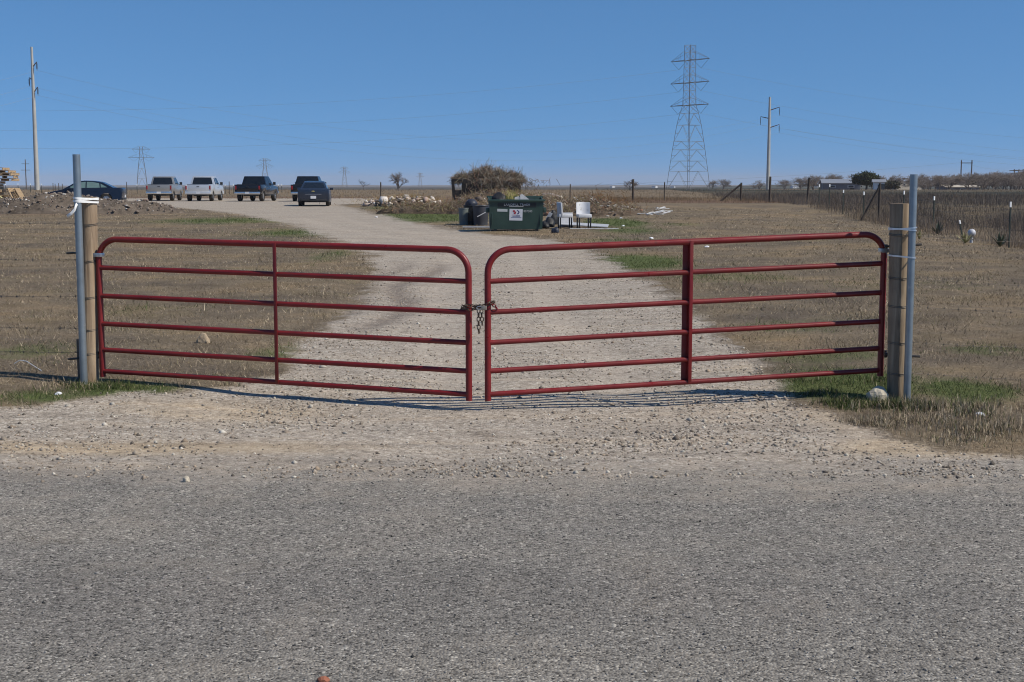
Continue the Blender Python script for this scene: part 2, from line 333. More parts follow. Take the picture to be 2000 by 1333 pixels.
# ------------------------------------------------------------------ mesh helpers
class MB:
    def __init__(s): s.v = []; s.f = []
    def add(s, vs, fs):
        o = len(s.v); s.v += [tuple(p) for p in vs]; s.f += [tuple(i + o for i in f) for f in fs]; return s
    def box(s, c, sz, rot=None, taper=1.0):
        hx, hy, hz = sz[0] / 2, sz[1] / 2, sz[2] / 2
        vs = [Vector((x * (taper if z > 0 else 1), y * (taper if z > 0 else 1), z)) for z in (-hz, hz) for y in (-hy, hy) for x in (-hx, hx)]
        if rot is not None:
            m = rot if isinstance(rot, Matrix) else Matrix.Rotation(rot, 3, 'Z'); vs = [m @ p for p in vs]
        c = Vector(c)
        return s.add([p + c for p in vs], [(0, 2, 3, 1), (4, 5, 7, 6), (0, 1, 5, 4), (2, 6, 7, 3), (0, 4, 6, 2), (1, 3, 7, 5)])
    def tube(s, pts, r, n=8, cap=True, closed=False):
        pts = [Vector(p) for p in pts]; k = len(pts); rs = r if isinstance(r, (list, tuple)) else [r] * k
        vs = []; up = None
        for i, p in enumerate(pts):
            if closed: t = pts[(i + 1) % k] - pts[i - 1]
            else: t = pts[min(i + 1, k - 1)] - pts[max(i - 1, 0)]
            t = t.normalized() if t.length > 1e-9 else Vector((0, 0, 1))
            if up is None: a = Vector((0, 0, 1)) if abs(t.z) < .9 else Vector((1, 0, 0))
            else: a = up
            b1 = t.cross(a); b1 = b1.normalized() if b1.length > 1e-6 else t.orthogonal().normalized()
            b2 = b1.cross(t).normalized(); up = b2
            for j in range(n):
                an = 2 * math.pi * j / n; vs.append(p + (b1 * math.cos(an) + b2 * math.sin(an)) * rs[i])
        fs = []
        for i in range(k if closed else k - 1):
            i2 = (i + 1) % k
            for j in range(n):
                fs.append((i * n + j, i * n + (j + 1) % n, i2 * n + (j + 1) % n, i2 * n + j))
        if cap and not closed:
            fs.append(tuple(range(n - 1, -1, -1))); fs.append(tuple((k - 1) * n + j for j in range(n)))
        return s.add(vs, fs)
    def prism(s, poly, d0, d1, axis='y'):
        n = len(poly)
        def pt(p, d): return {'y': (p[0], d, p[1]), 'z': (p[0], p[1], d), 'x': (d, p[0], p[1])}[axis]
        vs = [pt(p, d0) for p in poly] + [pt(p, d1) for p in poly]
        fs = [tuple(range(n)), tuple(range(2 * n - 1, n - 1, -1))] + [(i, i + n, (i + 1) % n + n, (i + 1) % n) for i in range(n)]
        return s.add(vs, fs)
    def quad(s, a, b, c, d): return s.add([a, b, c, d], [(0, 1, 2, 3)])
    def mesh(s, name, bevel=0, smooth=None):
        me = bpy.data.meshes.new(name); me.from_pydata(s.v, [], s.f)
        bm = bmesh.new(); bm.from_mesh(me); bmesh.ops.recalc_face_normals(bm, faces=bm.faces)
        if bevel: bmesh.ops.bevel(bm, geom=[e for e in bm.edges if len(e.link_faces) == 2 and e.calc_face_angle(0) > .5], offset=bevel, segments=2, profile=.6, affect='EDGES', clamp_overlap=True)
        bm.to_mesh(me); bm.free()
        if smooth:
            me.polygons.foreach_set('use_smooth', [True] * len(me.polygons))
            me.set_sharp_from_angle(angle=R(smooth))
        return me
    def build(s, name, mat, parent=None, bevel=0, smooth=40):
        return link(name, s.mesh(name, bevel, smooth), mat, parent)
def link(name, me, mat, parent=None, loc=None, rot=None):
    if mat is not None and not me.materials: me.materials.append(M[mat] if isinstance(mat, str) else mat)
    o = bpy.data.objects.new(name, me); COL.objects.link(o)
    if parent is not None: o.parent = parent
    if loc is not None: o.location = loc
    if rot is not None: o.rotation_euler = rot
    return o
def tag(o, label=None, cat=None, group=None, kind=None):
    for k, v in (('label', label), ('category', cat), ('group', group), ('kind', kind)):
        if v: o[k] = v
    return o
def thing(name, label, cat, loc=(0, 0, 0), rz=0, group=None):
    o = bpy.data.objects.new(name, None); COL.objects.link(o); o.location = loc; o.rotation_euler = (0, 0, rz); o.empty_display_size = .2
    return tag(o, label, cat, group)
def copy_tree(o, parent=None, loc=None, rz=None, label=None, scale=None):
    c = o.copy(); COL.objects.link(c); c.parent = parent
    if loc is not None: c.location = loc
    if rz is not None: c.rotation_euler = (0, 0, rz)
    if label: c['label'] = label
    if scale: c.scale = scale
    for ch in o.children: copy_tree(ch, c)
    return c
def np_mesh(name, V, F, mat, col=None, smooth=False):
    """V (n,3), F (m,k) arrays -> mesh object"""
    me = bpy.data.meshes.new(name); V = np.asarray(V, np.float32); F = np.asarray(F, np.int32); k = F.shape[1]
    me.vertices.add(len(V)); me.vertices.foreach_set('co', V.ravel())
    me.loops.add(F.size); me.loops.foreach_set('vertex_index', F.ravel())
    me.polygons.add(len(F)); me.polygons.foreach_set('loop_start', np.arange(0, F.size, k, dtype=np.int32))
    try: me.polygons.foreach_set('loop_total', np.full(len(F), k, np.int32))
    except Exception: pass
    if smooth: me.polygons.foreach_set('use_smooth', np.ones(len(F), bool))
    me.update(calc_edges=True)
    if col is not None:
        a = me.color_attributes.new('col', 'FLOAT_COLOR', 'POINT')
        c4 = np.ones((len(V), 4), np.float32); c4[:, :3] = col; a.data.foreach_set('color', c4.ravel())
    return link(name, me, mat)
def blades(name, P, L, Wd, tilt, az, C, mat='blades', bend=.35, seg2=False, label=None, cat=None, kind='stuff', group=None):
    """thin leaning blades rooted at P"""
    n = len(P); dx = np.stack([np.cos(az), np.sin(az), np.zeros(n)], 1); side = np.stack([-np.sin(az), np.cos(az), np.zeros(n)], 1)
    tw = RNG.uniform(0, math.pi, n)[:, None]
    side = side * np.cos(tw) + dx * np.sin(tw)
    up = np.array([0, 0, 1.])
    tip = P + dx * (L * np.sin(tilt))[:, None] + up * (L * np.cos(tilt))[:, None]
    w = side * Wd[:, None] / 2
    if not seg2:
        V = np.stack([P - w, P + w, tip], 1).reshape(-1, 3); F = np.arange(3 * n).reshape(n, 3); cc = np.repeat(C, 3, 0)
    else:
        mid = P + dx * (L * .5 * np.sin(tilt * (1 - bend)))[:, None] + up * (L * .55 * np.cos(tilt * (1 - bend)))[:, None]
        V = np.stack([P - w, P + w, mid + w * .8, mid - w * .8, tip], 1).reshape(-1, 3)
        b = np.arange(n)[:, None] * 5
        F = np.concatenate([b + [0, 1, 2], b + [0, 2, 3], b + [3, 2, 4]], 0); cc = np.repeat(C, 5, 0)
    o = np_mesh(name, V, F, mat, cc); tag(o, label, cat, group, kind); return o
_ph = (1 + 5 ** .5) / 2
ICO_V = np.array([(-1, _ph, 0), (1, _ph, 0), (-1, -_ph, 0), (1, -_ph, 0), (0, -1, _ph), (0, 1, _ph), (0, -1, -_ph), (0, 1, -_ph), (_ph, 0, -1), (_ph, 0, 1), (-_ph, 0, -1), (-_ph, 0, 1)]) / 1.9
ICO_F = np.array([(0, 11, 5), (0, 5, 1), (0, 1, 7), (0, 7, 10), (0, 10, 11), (1, 5, 9), (5, 11, 4), (11, 10, 2), (10, 7, 6), (7, 1, 8), (3, 9, 4), (3, 4, 2), (3, 2, 6), (3, 6, 8), (3, 8, 9), (4, 9, 5), (2, 4, 11), (6, 2, 10), (8, 6, 7), (9, 8, 1)])
OCT_V = np.array([(1, 0, 0), (-1, 0, 0), (0, 1, 0), (0, -1, 0), (0, 0, 1), (0, 0, -1)], float)
OCT_F = np.array([(0, 2, 4), (2, 1, 4), (1, 3, 4), (3, 0, 4), (2, 0, 5), (1, 2, 5), (3, 1, 5), (0, 3, 5)])
def stones(name, P, size, C, mat='stones', ico=True, flat=.6, **tg):
    bv, bf = (ICO_V, ICO_F) if ico else (OCT_V, OCT_F); n = len(P); k = len(bv)
    V = bv[None] * (1 + RNG.uniform(-.32, .32, (n, k, 1))) * np.stack([RNG.uniform(.7, 1.3, n), RNG.uniform(.6, 1.1, n), RNG.uniform(.4, .9, n) * flat / .6], 1)[:, None, :]
    a = RNG.uniform(0, 6.28, n); ca, sa = np.cos(a)[:, None], np.sin(a)[:, None]
    x = V[..., 0] * ca - V[..., 1] * sa; y = V[..., 0] * sa + V[..., 1] * ca
    V = np.stack([x, y, V[..., 2]], -1) * size[:, None, None] + P[:, None, :]
    F = (bf[None] + (np.arange(n) * k)[:, None, None]).reshape(-1, 3)
    o = np_mesh(name, V.reshape(-1, 3), F, mat, np.repeat(C, k, 0)); tag(o, **tg); return o
def sticks(name, A, B, r, C, mat='twigs', **tg):
    """three-sided tapering twigs from A to B"""
    n = len(A); t = B - A; t = t / np.linalg.norm(t, axis=1)[:, None]
    q = np.cross(t, RNG.normal(size=(n, 3))); q /= np.linalg.norm(q, axis=1)[:, None]; w = np.cross(t, q)
    ring = []
    for P_, s in ((A, 1.), (B, .45)):
        for j in range(3):
            an = 2.094 * j; ring.append(P_ + (q * math.cos(an) + w * math.sin(an)) * (r * s)[:, None])
    V = np.stack(ring, 1).reshape(-1, 3); b = np.arange(n)[:, None] * 6
    F = np.concatenate([b + [0, 1, 4, 3], b + [1, 2, 5, 4], b + [2, 0, 3, 5]], 0)
    o = np_mesh(name, V, F, mat, np.repeat(C, 6, 0)); tag(o, **tg); return o
def pal(n, cols, jit=.15):
    c = np.array(cols)[RNG.integers(0, len(cols), n)]; return np.clip(c * (1 + RNG.uniform(-jit, jit, (n, 1))), 0, 1)
def blob(seed, sx, sy, sz, sub=2, rough=.25, flat=None):
    """irregular rock mesh data, resting on z = 0"""
    bm = bmesh.new(); bmesh.ops.create_icosphere(bm, subdivisions=sub, radius=1); rr = random.Random(seed)
    ps = [Vector((rr.uniform(-1, 1), rr.uniform(-1, 1), rr.uniform(-1, 1))).normalized() for _ in range(7)]
    for v in bm.verts:
        p = v.co.copy()
        for q in ps:
            d = p.dot(q)
            if d > 1 - rough: p -= q * (d - (1 - rough))
        p *= 1 + rr.uniform(-.05, .05)
        v.co = Vector((p.x * sx, p.y * sy, max(-.35, p.z) * sz + .3 * sz))
    me = bpy.data.meshes.new('rock'); bm.to_mesh(me); bm.free(); return me

# ------------------------------------------------------------------ ground sheet, driveway, road
def steps(a, b, st, g, cap=1e9):
    r = [a]; d = st
    while r[-1] < b: r.append(r[-1] + d); d = min(d * g, cap)
    r[-1] = b; return r
xs = np.arange(-7, 7.001, .065); xr = np.array(steps(7.0, 7000, .065, 1.042)[1:]); xs = np.concatenate([-xr[::-1], xs, xr])
ys = np.array(list(np.linspace(-60, 3.5, 16)) + steps(3.5, 8.4, .09, 1.0)[1:] + steps(8.4, 14, .055, 1.0)[1:] + steps(14, 7000, .055, 1.032)[1:])
GX, GY = np.meshgrid(xs, ys)
gxf, gyf = GX.ravel(), GY.ravel()
Z = zt(gxf, gyf)
sd = np.full(gxf.shape, -9.); near = (gyf < 140) & (np.abs(gxf) < 75); sd[near] = drive_sd(gxf[near], gyf[near])
wid = np.clip(gyf * .022, .28, 1.2)
A_drive = np.clip(.5 + sd / (2 * wid), 0, 1)
re = road_edge(gxf) - gyf
A_road = np.clip(.5 + re / 2.1, 0, 1)
A_green = np.zeros(gxf.shape); A_green[near] = green_val(gxf[near], gyf[near])
A_sand = np.clip(np.exp(-((gyf - (9.75 - .02 * gxf)) / .35) ** 2) * (.85 * (1 - sst(gxf, -3, 1)) + .95 * sst(gxf, 1.5, 3.2)) + .75 * np.exp(-(((gxf - 3.0) / .8) ** 2 + ((gyf - 10.9) / .9) ** 2)) + .6 * np.exp(-(((gxf + 2.4) / 1.4) ** 2 + ((gyf - 11.2) / .6) ** 2)) + .45 * np.exp(-(((gxf - 2.4) / .5) ** 2 + ((gyf - 13.5) / 1.6) ** 2)), 0, 1)
c1 = gat(1400, 395); c2 = gat(1230, 392)
A_dirt = np.clip(np.exp(-(((gxf - c1.x) / 7) ** 2 + ((gyf - c1.y) / 9) ** 2)) + .9 * np.exp(-(((gxf - c2.x) / 5) ** 2 + ((gyf - c2.y) / 7) ** 2)) + .55 * sst(gyf, 88, 100) * (1 - sst(gyf, 128, 150)) * (gxf < 2) + .5 * np.exp(-(((gxf + 21) / 9) ** 2 + ((gyf - 66) / 9) ** 2)), 0, 1)
# tyre ruts: darker grey tracks left of the drive centre
ra, rb = gat(720, 635), gat(835, 520)
def rutline(off):
    ex, ey = rb.x - ra.x, rb.y - ra.y; L_ = math.hypot(ex, ey); ex /= L_; ey /= L_
    t = (gxf - ra.x) * ex + (gyf - ra.y) * ey; n_ = (gxf - ra.x) * -ey + (gyf - ra.y) * ex + off + .25 * np.sin(t * .7)
    return np.exp(-(n_ / .22) ** 2) * sst(t, -1.5, .5) * (1 - sst(t, L_ - 1, L_ + 3))
A_rut = np.zeros(gxf.shape); A_rut[near] = np.clip(rutline(.0)[near] + .8 * rutline(-.75)[near], 0, 1)
Z = Z - .035 * A_rut + .02 * np.clip(-sd, -1, 1) * near * (gyf > 9)
# worn wheel tracks follow the middle of the drive
_ly = [p.y for p in _l[4:]]; _lx = [p.x for p in _l[4:]]; _ryy = [p.y for p in _r[4:]]; _rxx = [p.x for p in _r[4:]]
def drive_mid(y): return (np.interp(y, _ly, _lx) + np.interp(y, _ryy, _rxx)) / 2 + .35 * np.sin(y * .21)
def track_val(x, y):
    o_ = x - drive_mid(y); return (np.exp(-((o_ - .85) / .36) ** 2) + np.exp(-((o_ + .85) / .36) ** 2)) * sst(y, 10.5, 13) * (1 - sst(y, 55, 70))
A_track = np.zeros(gxf.shape); A_track[near] = track_val(gxf[near], gyf[near])
Z = Z - .022 * A_track
ZG = Z.reshape(GX.shape)
def zg(x, y):
    """height of the built ground under (x, y), vectorised"""
    x = np.atleast_1d(np.asarray(x, float)); y = np.atleast_1d(np.asarray(y, float))
    i = np.clip(np.searchsorted(xs, x) - 1, 0, len(xs) - 2); j = np.clip(np.searchsorted(ys, y) - 1, 0, len(ys) - 2)
    fx = (x - xs[i]) / (xs[i + 1] - xs[i]); fy = (y - ys[j]) / (ys[j + 1] - ys[j])
    return (ZG[j, i] * (1 - fx) + ZG[j, i + 1] * fx) * (1 - fy) + (ZG[j + 1, i] * (1 - fx) + ZG[j + 1, i + 1] * fx) * fy
def gz(x, y): return float(zg(x, y)[0])
def on(u, D, dz=0): x = gx(u, D); return Vector((x, D, gz(x, D) + dz))
nx = len(xs); idx = np.arange(len(gxf)).reshape(GX.shape)
Q = np.stack([idx[:-1, :-1], idx[:-1, 1:], idx[1:, 1:], idx[1:, :-1]], -1).reshape(-1, 4)
fr = A_road[Q].mean(1) > .5; fd = (A_drive[Q].mean(1) > .5) & ~fr
V0 = np.stack([gxf, gyf, Z], 1)
for nm, sel in (('ground', ~(fr | fd)), ('driveway', fd), ('road', fr)):
    q = Q[sel]; used, inv = np.unique(q, return_inverse=True)
    o = np_mesh(nm, V0[used], inv.reshape(-1, 4), 'ground', smooth=True); o['kind'] = 'structure'
    for an, A in (('drive', A_drive), ('road', A_road), ('green', A_green), ('sand', A_sand), ('dirt', A_dirt), ('rut', A_rut), ('track', A_track), ('far', np.maximum(sst(gyf, 330, 700) * .95, .54 * sst(gxf - 15.5 - (gyf - 40) * .055, 0, 2.5) * sst(gyf, 28, 36) * (gyf < 330)))):
        at_ = o.data.attributes.new(an, 'FLOAT', 'POINT'); at_.data.foreach_set('value', A[used].astype(np.float32))

# far wooded rises on the horizon
def ridge(name, D, x0, x1, zb, h, seed, mat):
    n = 160; xx = np.linspace(x0, x1, n); top = zb + h * (.45 + .75 * fbm(xx / 260 + 5, np.full(n, seed * 3.1), seed, 4)) * sst(np.minimum(xx - x0, x1 - xx), 0, 350); dep = 260
    V = []; F = []
    for i in range(n): V += [(xx[i], D - dep, zb - 3), (xx[i], D, top[i]), (xx[i], D + dep, zb - 4)]
    for i in range(n - 1):
        a = i * 3; F += [(a, a + 3, a + 4, a + 1), (a + 1, a + 4, a + 5, a + 2)]
    o = np_mesh(name, V, F, mat, smooth=True); o['kind'] = 'structure'
M['far_wood'] = smooth_mat('far_woodland', (.055, .062, .045), .95, 0, .35, .02, 0, 1, .1)
ridge('hills', 6300, -3200, 3400, -8, 8.5, 1, 'far_wood')
ridge('hills', 2600, -1900, 300, -7, 5.0, 4, 'far_wood')
ridge('hills', 1700, 90, 1100, -4, 8, 7, 'far_wood')

# ------------------------------------------------------------------ red tube gate leaves
def arc_pts(c, r, a0, a1, n, ex, ez):
    return [c + ex * (r * math.cos(a0 + (a1 - a0) * i / n)) + ez * (r * math.sin(a0 + (a1 - a0) * i / n)) for i in range(n + 1)]
def gate(label, hinge_px, hinge_D, tip_px, tip_D, mirror, brace_t, wide):
    # hinge_px / tip_px: picture rows of top-rail centre and stile foot, used to place the two ends of the leaf
    (uh, vt, vb), (ut, wt, wb) = hinge_px, tip_px
    H0, H1 = at(uh, vb, hinge_D), at(uh, vt, hinge_D); T0, T1 = at(ut, wb, tip_D), at(ut, wt, tip_D)
    H1.x = H0.x; T1.x = T0.x
    root = thing('tube_gate', label, 'gate', (H0.x, H0.y, gz(H0.x, H0.y)), math.atan2(T0.y - H0.y, T0.x - H0.x), 'double red gate across the driveway')
    L = math.hypot(T0.x - H0.x, T0.y - H0.y); zr = root.location.z
    def loc(s, h):   # s along the leaf 0..1, h height fraction foot..top -> local point, leaf sags at its free end
        a = H0.z + (H1.z - H0.z) * h; b = T0.z + (T1.z - T0.z) * h
        return Vector((s * L, 0, a + (b - a) * s - zr))
    ex = (loc(1, 1) - loc(0, 1)).normalized(); ez = Vector((0, 0, 1)); r = .19
    c1 = loc(0, 1) + ex * r - ez * r; c2 = loc(1, 1) - ex * r - ez * r
    pts = [loc(0, 0), loc(0, .5)] + arc_pts(c1, r, math.pi, math.pi / 2, 9, ex, ez) + arc_pts(c2, r, math.pi / 2, 0, 9, ex, ez) + [loc(1, .5), loc(1, 0)]
    MB().tube(pts, .0275, 14).build('outer_frame', 'gate_red', root)
    for h in (.042, .198, .388, .590, .794):
        MB().tube([loc(0, h), loc(.5, h), loc(1, h)], .0225, 12).build('rail', 'gate_red', root)
    f = -1 if not mirror else 1      # local side that faces the camera
    a, b = loc(brace_t, .042), loc(brace_t, 1)
    MB().box((a + b) / 2 + Vector((0, f * .027, 0)), (.030, .006, (b - a).z + .02)).build('brace', 'gate_red', root, .002)
    if wide:
        MB().box((a + b) / 2 + Vector((.012, -f * .004, 0)), (.004, .060, (b - a).z - .02)).box((a + b) / 2 + Vector((.026 + .012, -f * .029, 0)), (.05, .005, (b - a).z - .02)).build('brace_channel', 'gate_red', root)
    else:
        MB().box((a + b) / 2 + Vector((-.012, -f * .004, 0)), (.004, .058, (b - a).z - .02)).build('brace_channel', 'gate_red', root)
    # hinge hardware
    hp = loc(0, .885); hb = loc(0, .155)
    MB().box(hp + Vector((-.02, f * .030, 0)), (.10, .012, .036)).box(hp + Vector((-.02, -f * .030, 0)), (.10, .012, .036)).box(hp + Vector((.034, 0, 0)), (.014, .066, .034)).build('hinge_clamp', 'zinc', root, .003)
    MB().tube([hp + Vector((-.062, f * .055, 0)), hp + Vector((-.062, -f * .055, 0))], .011, 8).build('hinge_bolt', 'dark_steel', root)
    MB().tube([hb + Vector((-.045, 0, -.03)), hb + Vector((-.045, 0, .035))], .013, 8).box(hb + Vector((-.03, 0, 0)), (.05, .02, .03)).build('lower_hinge', 'dark_steel', root)
    return root, loc, L
GL, gl_loc, gl_L = gate('red tube steel gate leaf hung on the pine post, brown rock behind it', (201, 467, 736), 12.33, (916, 489, 783), 11.32, False, .500, False)
GR, gr_loc, gr_L = gate('red tube steel gate leaf hung on the grey weathered post beside the boulder', (1719, 457, 735), 11.86, (953, 489, 783), 11.32, True, .499, True)

# ------------------------------------------------------------------ posts and pipes
def post(name, label, foot, top, D, mat, r, leanx=0, n=28):
    b, t = at(*foot, D), at(*top, D)
    root = thing(name, label, 'post', (b.x, b.y, gz(b.x, b.y)))
    h = t.z - root.location.z; sh = t.x - b.x; rr = random.Random(len(label)); root['lean'] = sh / h
    m = MB(); pts = []; rad = []
    for i in range(n + 1):
        k = i / n; pts.append((sh * k, 0, -.12 + (h + .12) * k)); rad.append(r * (1.03 - .05 * k + rr.uniform(-.008, .008)))
    m.tube(pts, rad, 22).build('shaft', mat, root, 0, 50)
    MB().tube([(sh, 0, h), (sh, 0, h + .004)], r * .955, 22).build('cut_end', 'post_new', root)
    return root, h, sh
PL, plh, plsh = post('timber_post', 'new pine timber gate post banded to a leaning steel pipe', (176, 745), (174, 386), 12.36, 'post_new', .073)
PR, prh, prsh = post('timber_post', 'weathered grey timber gate post with a limestone boulder at its foot', (1752, 782), (1757, 399), 11.72, 'post_old', .083)
def pipe(label, foot, top, D, r):
    b, t = at(*foot, D), at(*top, D); z0 = gz(b.x, b.y); o = thing('steel_pipe', label, 'pipe', (b.x, b.y, z0))
    sx, h = t.x - b.x, t.z - z0; k = -.1
    ro, ri = r, r * .86; n = 24; V = []; F = []
    rings = [(0, -.1, ro), (1, h, ro), (1, h, ri), (1, h - .25, ri)]
    for q, z, rad in rings:
        for j in range(n): V.append((sx * (z / h) + rad * math.cos(6.2832 * j / n), rad * math.sin(6.2832 * j / n), z))
    for i in range(3):
        for j in range(n): F.append((i * n + j, i * n + (j + 1) % n, (i + 1) * n + (j + 1) % n, (i + 1) * n + j))
    MB().add(V, F).build('tube', 'galv', o, 0, 40)
    return o, sx, h
QL, qlx, qlh = pipe('galvanised steel pipe leaning against the new pine gate post', (164, 748), (149, 302), 12.22, .033)
QR, qrx, qrh = pipe('galvanised steel pipe strapped to the weathered grey gate post', (1771, 790), (1785, 341), 11.58, .0315)
# old stub of a dark steel post behind the left pipe
b = at(156, 745, 12.42); o = thing('steel_stub', 'short rusty steel stub standing behind the leaning pipe', 'post', (b.x, b.y, gz(b.x, b.y)))
MB().box((0, 0, .17), (.035, .006, .42)).box((0, .015, .17), (.006, .03, .42)).build('stub_bar', 'rust_wire', o)

# hinge pins through the timber posts
def rod(name, label, p, q, r, mat, cat, group=None):
    p, q = Vector(p), Vector(q); o = thing(name, label, cat, p, 0, group); d = q - p
    MB().tube([(0, 0, 0), d], r, 8).build('threaded_rod', mat, o)
    e = d.normalized(); MB().tube([d * .93, d * .93 + e * .018], r * 2.1, 6).build('nut', mat, o); return o
for (a, b_, lab) in (((130, 495, 12.36), (190, 493, 12.36), 'upper threaded hinge rod through the pine gate post'), ((133, 702, 12.36), (192, 697, 12.36), 'lower threaded hinge rod through the pine gate post'),
                    ((1800, 478, 11.74), (1728, 482, 11.76), 'upper threaded hinge rod through the weathered gate post'), ((1797, 697, 11.74), (1728, 693, 11.78), 'lower threaded hinge rod through the weathered gate post')):
    rod('hinge_rod', lab, at(*a), at(*b_), .010, 'dark_steel', 'hinge rod', 'hinge rods through the gate posts')

# straps around post and pipe
def hull_loop(c1, r1, c2, r2, n=40):
    pts = []
    for i in range(n): a = 6.2832 * i / n; pts.append((c1[0] + r1 * math.cos(a), c1[1] + r1 * math.sin(a))); pts.append((c2[0] + r2 * math.cos(a), c2[1] + r2 * math.sin(a)))
    pts = sorted(set(pts))
    def half(ps):
        h = []
        for p in ps:
            while len(h) > 1 and (h[-1][0] - h[-2][0]) * (p[1] - h[-2][1]) - (h[-1][1] - h[-2][1]) * (p[0] - h[-2][0]) <= 0: h.pop()
            h.append(p)
        return h
    lo, hi = half(pts), half(pts[::-1]); return lo[:-1] + hi[:-1]
def strap(label, postr, pr, pipe_, pir, sx, h, v, D, w, mat, wraps, tail=None):
    z = at(1000, v, D).z
    c1 = (postr.location.x + postr['lean'] * (z - postr.location.z), postr.location.y); k = (z - pipe_.location.z) / h; c2 = (pipe_.location.x + sx * k, pipe_.location.y)
    o = thing('strap', label, 'strap', (c1[0], c1[1], z))
    for i in range(wraps):
        lp = hull_loop((0, 0), pr + .004 + .001 * i, (c2[0] - c1[0], c2[1] - c1[1]), pir + .004 + .001 * i); dz = (i - (wraps - 1) / 2) * w * .85
        V = []; F = []; n = len(lp); cx = sum(p[0] for p in lp) / n; cy = sum(p[1] for p in lp) / n
        for j, p in enumerate(lp):
            tz = dz + (.012 if i % 2 else -.008) * (p[0] - cx) / .1
            g = 1 + .004 / max(.02, math.hypot(p[0] - cx, p[1] - cy)) ; q = (cx + (p[0] - cx) * g, cy + (p[1] - cy) * g)
            V += [(p[0], p[1], tz - w / 2), (p[0], p[1], tz + w / 2), (q[0], q[1], tz + w / 2), (q[0], q[1], tz - w / 2)]
        for j in range(n):
            a = j * 4; b2 = ((j + 1) % n) * 4
            for s in range(4): F.append((a + s, a + (s + 1) % 4, b2 + (s + 1) % 4, b2 + s))
        MB().add(V, F).build('wrap', mat, o, 0, 50)
    if tail: tail(o)
    return o
def ltail(o):
    m = MB(); P_ = [Vector((-.05, -.10, .0)), Vector((-.055, -.19, -.04)), Vector((-.07, -.20, -.085)), Vector((-.10, -.205, -.12)), Vector((-.14, -.20, -.145))]
    V = []; F = []
    for i, p in enumerate(P_): V += [p + Vector((-.006, 0, .012)), p + Vector((.006, 0, -.012))]
    for i in range(len(P_) - 1): F.append((2 * i, 2 * i + 1, 2 * i + 3, 2 * i + 2))
    me = MB().add(V, F).build('loose_tail', 'strap', o); s = me.modifiers.new('t', 'SOLIDIFY'); s.thickness = .003
strap('white plastic strap with a loose tail binding pine post to pipe', PL, .076, QL, .033, qlx, qlh, 391, 12.3, .017, 'strap', 3, ltail)
strap('upper bright steel band tying pipe to the weathered post', PR, .086, QR, .0315, qrx, qrh, 447, 11.7, .012, 'band', 2)
strap('lower bright steel band tying pipe to the weathered post', PR, .086, QR, .0315, qrx, qrh, 501, 11.7, .014, 'band', 1)

# barbed wire running off both posts
def barbed(label, p, q, wrap_r, group, sag=.03, step=.14, seed=0):
    p, q = Vector(p), Vector(q); o = thing('barbed_wire', label, 'barbed wire', p, 0, group); d = q - p; L = d.length; rr = random.Random(seed)
    ex = d.normalized(); pts = []
    n = max(8, int(L / .12))
    for s in range(2):
        pts = []
        for i in range(n + 1):
            k = i / n; off = .0022 * math.cos(k * L * 70 + s * math.pi)
            pts.append(d * k + Vector((0, off, -sag * 4 * k * (1 - k) + .0022 * math.sin(k * L * 70 + s * math.pi) + rr.uniform(-.006, .006) * (0 < i < n))))
        MB().tube(pts, .0009, 4).build('strand', 'rust_wire', o)
    k = step
    while k < L - .05:
        c = d * (k / L) + Vector((0, 0, -sag * 4 * (k / L) * (1 - k / L))); m = MB()
        for j in range(3):
            a = rr.uniform(0, 6.28); w = Vector((rr.uniform(-.3, .3), math.cos(a), math.sin(a))) * .016; m.tube([c - w, c + w], .0017, 4)
        m.tube([c - ex * .006, c + ex * .006], .0048, 6); m.build('barb', 'rust_wire', o); k += step * rr.uniform(.85, 1.2)
    if wrap_r:
        for t in range(2):
            lp = [(wrap_r * math.cos(6.2832 * i / 26), wrap_r * math.sin(6.2832 * i / 26), -.01 + t * .012 + .008 * math.sin(6.2832 * i / 26)) for i in range(26)]
            MB().tube(lp, .0022, 4, closed=True).build('wrapped_end', 'rust_wire', o)
    return o
names = ['top', 'second', 'third', 'fourth', 'lowest']
for i, (v, v0) in enumerate([(437, 432), (508, 501), (579, 577), (642, 632), (688, 684)]):
    z = at(176, v, 12.36).z; p = Vector((PL.location.x + PL['lean'] * z, PL.location.y, z)); q = at(-420, v0 - 8, 12.9)
    barbed(names[i] + ' barbed wire strand wrapped round the new pine gate post', p, q, .076, 'fence wires left of the gate', .02, seed=i)
for i, (v, v0) in enumerate([(457, 470), (541, 560), (596, 604), (667, 668), (727, 735)]):
    z = at(1755, v, 11.72).z; p = Vector((PR.location.x + PR['lean'] * z, PR.location.y, z)); q = at(2460, v0, 12.2)
    barbed(names[i] + ' barbed wire strand wrapped round the weathered gate post', p, q, .087, 'fence wires right of the gate', .06, seed=10 + i)

